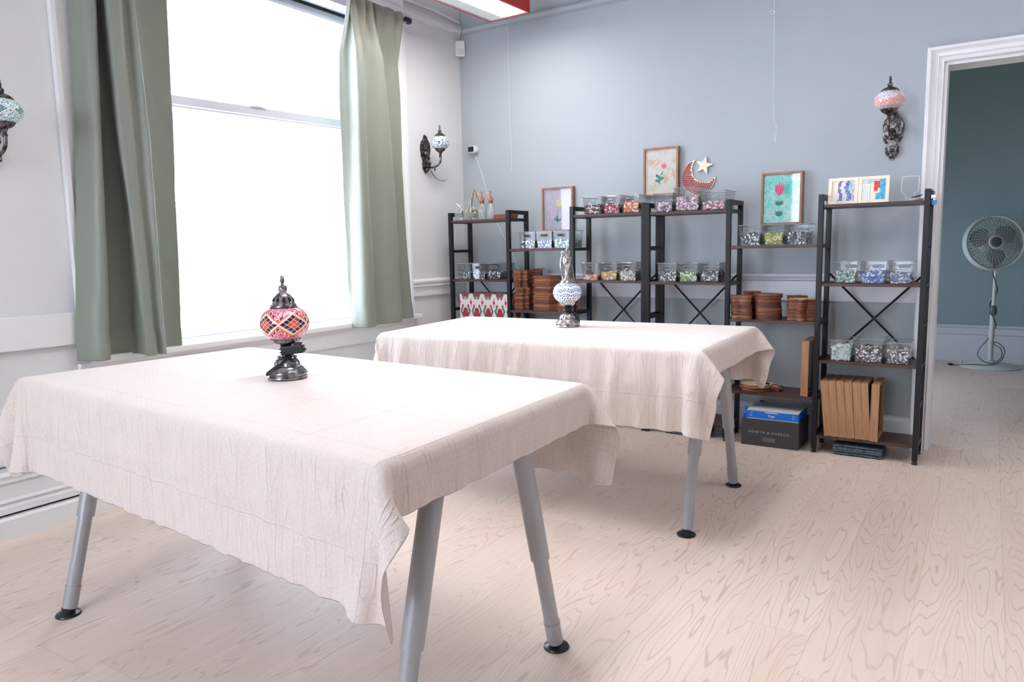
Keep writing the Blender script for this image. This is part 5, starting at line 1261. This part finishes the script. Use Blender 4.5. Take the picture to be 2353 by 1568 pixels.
# ------------------------------------------------------------------ small things on the walls
cm = empty('security_camera', (0.125, -0.001, 1.795), 0, 'small white cube security camera with a black face on the wall', 'camera')
b = nb(); box(b, -0.033, 0.026, -0.058, -0.018, -0.024, 0.024, 0.009); obj('body', b, M_white, cm, smooth=False)
b = nb(); box(b, -0.028, 0.018, -0.0595, -0.056, -0.018, 0.018, 0.005); cyl(b, (-0.005, -0.06, 0), (-0.005, -0.0605, 0), 0.009, n=20); obj('lens_face', b, M_blackp, cm)
b = nb(); cyl(b, (0.004, 0, 0), (0.004, -0.02, 0), 0.018, n=20); obj('wall_mount', b, M_white, cm, smooth=True)
b = nb(); tube(b, spline([(0.120, -0.02, 1.775), (0.118, -0.012, 1.76), (0.142, -0.008, 1.702), (0.184, -0.008, 1.593), (0.208, -0.008, 1.51), (0.25, -0.008, 1.39), (0.294, -0.008, 1.28), (0.358, -0.008, 1.163), (0.427, -0.008, 1.041), (0.472, -0.022, 0.962), (0.52, -0.022, 0.78), (0.569, -0.022, 0.612), (0.58, -0.026, 0.2)], 6), 0.0015, 6)
tag(obj('camera_cable', b, M_white, smooth=True), 'thin white cable running down the wall from the security camera', 'cable')
ms = empty('motion_sensor', (0.022, -0.022, 2.44), PI/4*0+0.75, 'white motion sensor high in the room corner', 'sensor')
b = nb(); box(b, -0.032, 0.032, -0.020, 0.012, 0, 0.105, 0.006); obj('housing', b, M_white, ms)
b = nb(); box(b, -0.024, 0.024, -0.0245, -0.018, 0.012, 0.05, 0.003); obj('lens', b, M_trim_b, ms)
b = nb(); tube(b, spline([(0.018, -0.02, 2.545), (0.008, -0.012, 2.57), (0.036, -0.036, 2.6), (0.036, -0.036, 2.64), (0.012, -0.014, 2.66), (0.010, -0.012, 3.0)], 6), 0.003, 6)
tag(obj('sensor_cable', b, M_wall_l, smooth=True), 'thin cable running up the corner from the motion sensor', 'cable')
b = nb(); tube(b, [(0.429, -0.034, 2.60), (0.432, -0.03, 2.2), (0.440, -0.03, 1.64)], 0.0011, 5)
sphere(b, (0.440, -0.03, 1.632), 0.004, n=8); tube(b, [(0.429, -0.012, 2.594), (0.429, -0.034, 2.60)], 0.0011, 5)
tag(obj('hanging_string', b, M_paper, smooth=True), 'white string hanging on the wall above the corner shelving', 'string')
b = nb(); X = 2.166; tube(b, [(X-0.01, -0.012, 2.60), (X-0.008, -0.028, 2.594), (X, -0.03, 2.35), (X+0.004, -0.03, 1.90)], 0.0011, 5)
tube(b, spline([(X-0.03, -0.032, 2.352), (X-0.012, -0.034, 2.358), (X, -0.03, 2.349), (X-0.01, -0.03, 2.343), (X-0.025, -0.03, 2.345)], 4), 0.002, 5); sphere(b, (X, -0.03, 2.35), 0.005, n=8)
tube(b, spline([(X+0.004, -0.03, 1.90), (X+0.008, -0.03, 1.80), (X+0.012, -0.03, 1.765), (X+0.022, -0.03, 1.75), (X+0.022, -0.03, 1.67), (X+0.017, -0.03, 1.655), (X+0.015, -0.03, 1.70)], 4), 0.0011, 5)
tag(obj('hanging_string', b, M_paper, smooth=True), 'knotted white string hanging on the wall left of the red wall lamp', 'string')

# ------------------------------------------------------------------ pedestal fan in the far room
M_fan = mat('grey_white_fan_plastic', 'c9d2d0', 0.4); M_fand = mat('dark_grey_fan_plastic', '5a666b', 0.4)
fn_ = empty('pedestal_fan', (3.262, 3.16, 0), 0, 'pale grey pedestal fan with round grille in the room beyond the doorway', 'fan')
b = nb(); lathe(b, [(0.235, 0), (0.238, 0.006), (0.228, 0.014), (0.15, 0.022), (0.145, 0.026), (0.13, 0.033), (0.06, 0.04), (0.04, 0.046), (0.03, 0.06)], 64); obj('base', b, M_fan, fn_, smooth=True)
b = nb(); cyl(b, (0, 0, 0.05), (0, 0, 0.47), 0.021, n=24); obj('lower_pole', b, M_fan, fn_, smooth=True)
b = nb(); lathe(b, [(0.023, 0.45), (0.028, 0.46), (0.028, 0.50), (0.024, 0.52), (0.016, 0.53)], 24); obj('height_collar', b, M_fand, fn_, smooth=True)
b = nb(); cyl(b, (0, 0, 0.5), (0, 0, 0.96), 0.0135, n=20); obj('upper_pole', b, M_fan, fn_, smooth=True)
hd = empty('fan_head', (0, 0, 0)); hd.parent = fn_
FR = 0.228
HM = Matrix.Translation((-0.02, -0.04, 1.065)) @ Matrix.Rotation(math.radians(24), 4, 'Z') @ Matrix.Rotation(math.radians(-8), 4, 'X')   # local -y is the front
def head(name, b, m, smooth=True):
    bmesh.ops.transform(b, matrix=HM, verts=b.verts); return obj(name, b, m, hd, smooth=smooth)
RX = Matrix.Rotation(PI/2, 4, 'X')
b = nb(); lathe(b, [(FR-0.022, -0.008), (FR-0.012, 0.012), (FR-0.002, 0.018), (FR+0.008, 0.010), (FR+0.010, -0.03), (FR+0.002, -0.055), (FR-0.006, -0.055), (FR-0.004, -0.03), (FR-0.006, 0.0)], 72, mtx=RX, capb=False, capt=False)
head('outer_ring', b, M_fan)
b = nb()
for i in range(40):
    a = 2*PI*i/40; pts = []
    for s in range(7):
        t = s/6; rr = 0.055+(FR-0.014-0.055)*t; aa = a+0.22*t; yy = -0.03+0.022*t*t
        pts.append((rr*math.cos(aa), yy, rr*math.sin(aa)))
    tube(b, pts, 0.0013, 4)
for k in range(12):
    rr = 0.068+k*0.0122; t = (rr-0.055)/(FR-0.069); yy = -0.03+0.022*t*t
    tube(b, [(rr*math.cos(a), yy+0.001, rr*math.sin(a)) for a in [2*PI*i/56 for i in range(56)]], 0.0011, 4, True)
head('front_grille', b, M_fan)
b = nb()
for i in range(36):
    a = 2*PI*i/36; tube(b, [((0.05+(FR-0.05)*t)*math.cos(a-0.15*t), 0.075-0.03*t*t, (0.05+(FR-0.05)*t)*math.sin(a-0.15*t)) for t in (0, 0.35, 0.7, 1)], 0.0012, 4)
for rr in (0.08, 0.12, 0.16, 0.20): tube(b, [(rr*math.cos(a), 0.07-0.02*(rr/FR)**2, rr*math.sin(a)) for a in [2*PI*i/48 for i in range(48)]], 0.0012, 4, True)
head('rear_grille', b, M_fand)
b = nb(); lathe(b, [(0.058, 0.02), (0.060, 0.03), (0.052, 0.036), (0.042, 0.034)], 40, mtx=RX); head('hub_ring', b, M_fan)
b = nb(); lathe(b, [(0.043, 0.033), (0.040, 0.040), (0.02, 0.044), (0.0, 0.045)], 40, mtx=RX, capt=False); head('hub_badge', b, M_fand)
b = nb(); lathe(b, [(0.055, -0.05), (0.065, -0.08), (0.06, -0.15), (0.045, -0.18), (0.01, -0.19)], 36, mtx=RX); head('motor_housing', b, M_fan)
M_bl = mat('smoky_fan_blade', '76868e', 0.3)
for i in range(3):
    b = nb(); rows = []
    for s in range(9):
        t = s/8; rr = 0.035+0.155*t; w = 0.16+0.55*math.sin(PI*min(1, t*1.05))**0.8; row = []
        for q in range(7):
            u = q/6; aa = 2*PI*i/3-0.35+1.0+(u-0.5)*w*2; row.append(b.verts.new((rr*math.cos(aa), 0.018+0.034*(u-0.5)*(1-0.3*t), rr*math.sin(aa))))
        rows.append(row)
    for r0, r1 in zip(rows, rows[1:]):
        for q in range(6): b.faces.new((r0[q], r0[q+1], r1[q+1], r1[q]))
    o = head('blade', b, M_bl); so = o.modifiers.new('t', 'SOLIDIFY'); so.thickness = 0.002
b = nb(); cyl(b, (0, -0.01, 0.93), (-0.01, 0.02, 1.02), 0.02, 0.026, 20); obj('neck', b, M_fan, fn_, smooth=True)
cpts = [(0.0, 0.03, 0.95)]
for i in range(34):
    t = i/33; a = 2*PI*t*2.2+1.0; cpts.append(((0.017+0.007*(t > 0.45)+0.006*math.sin(t*20)**2)*math.cos(a), (0.017+0.007*(t > 0.45))*math.sin(a), 0.93-0.68*t))
cpts += [(-0.04, -0.05, 0.22), (-0.08, -0.06, 0.16), (-0.09, -0.06, 0.10), (-0.04, -0.08, 0.05), (0.03, -0.09, 0.045), (0.08, -0.08, 0.10), (0.07, -0.06, 0.17), (0.02, -0.04, 0.2), (0.04, -0.04, 0.22), (0.1, -0.07, 0.16), (0.07, -0.11, 0.06), (-0.02, -0.14, 0.03), (-0.12, -0.12, 0.03), (-0.24, -0.08, 0.012), (-0.27, -0.06, 0.007)]
b = nb(); tube(b, spline(cpts, 4), 0.0032, 6); obj('power_cord', b, M_blackp, fn_, smooth=True)
b = nb(); box(b, -0.305, -0.27, -0.07, -0.05, 0.001, 0.018, 0.004); obj('plug', b, M_blackp, fn_)
b = nb(); box(b, -0.32, -0.305, -0.067, -0.066, 0.006, 0.012); box(b, -0.32, -0.305, -0.056, -0.055, 0.006, 0.012); obj('plug_prong', b, M_chrome, fn_)
b = nb(); cyl(b, (-0.215, 0.03, 0.0), (-0.215, 0.03, 0.04), 0.013, 0.009, 16); obj('switch_pedal', b, M_fan, fn_, smooth=True)
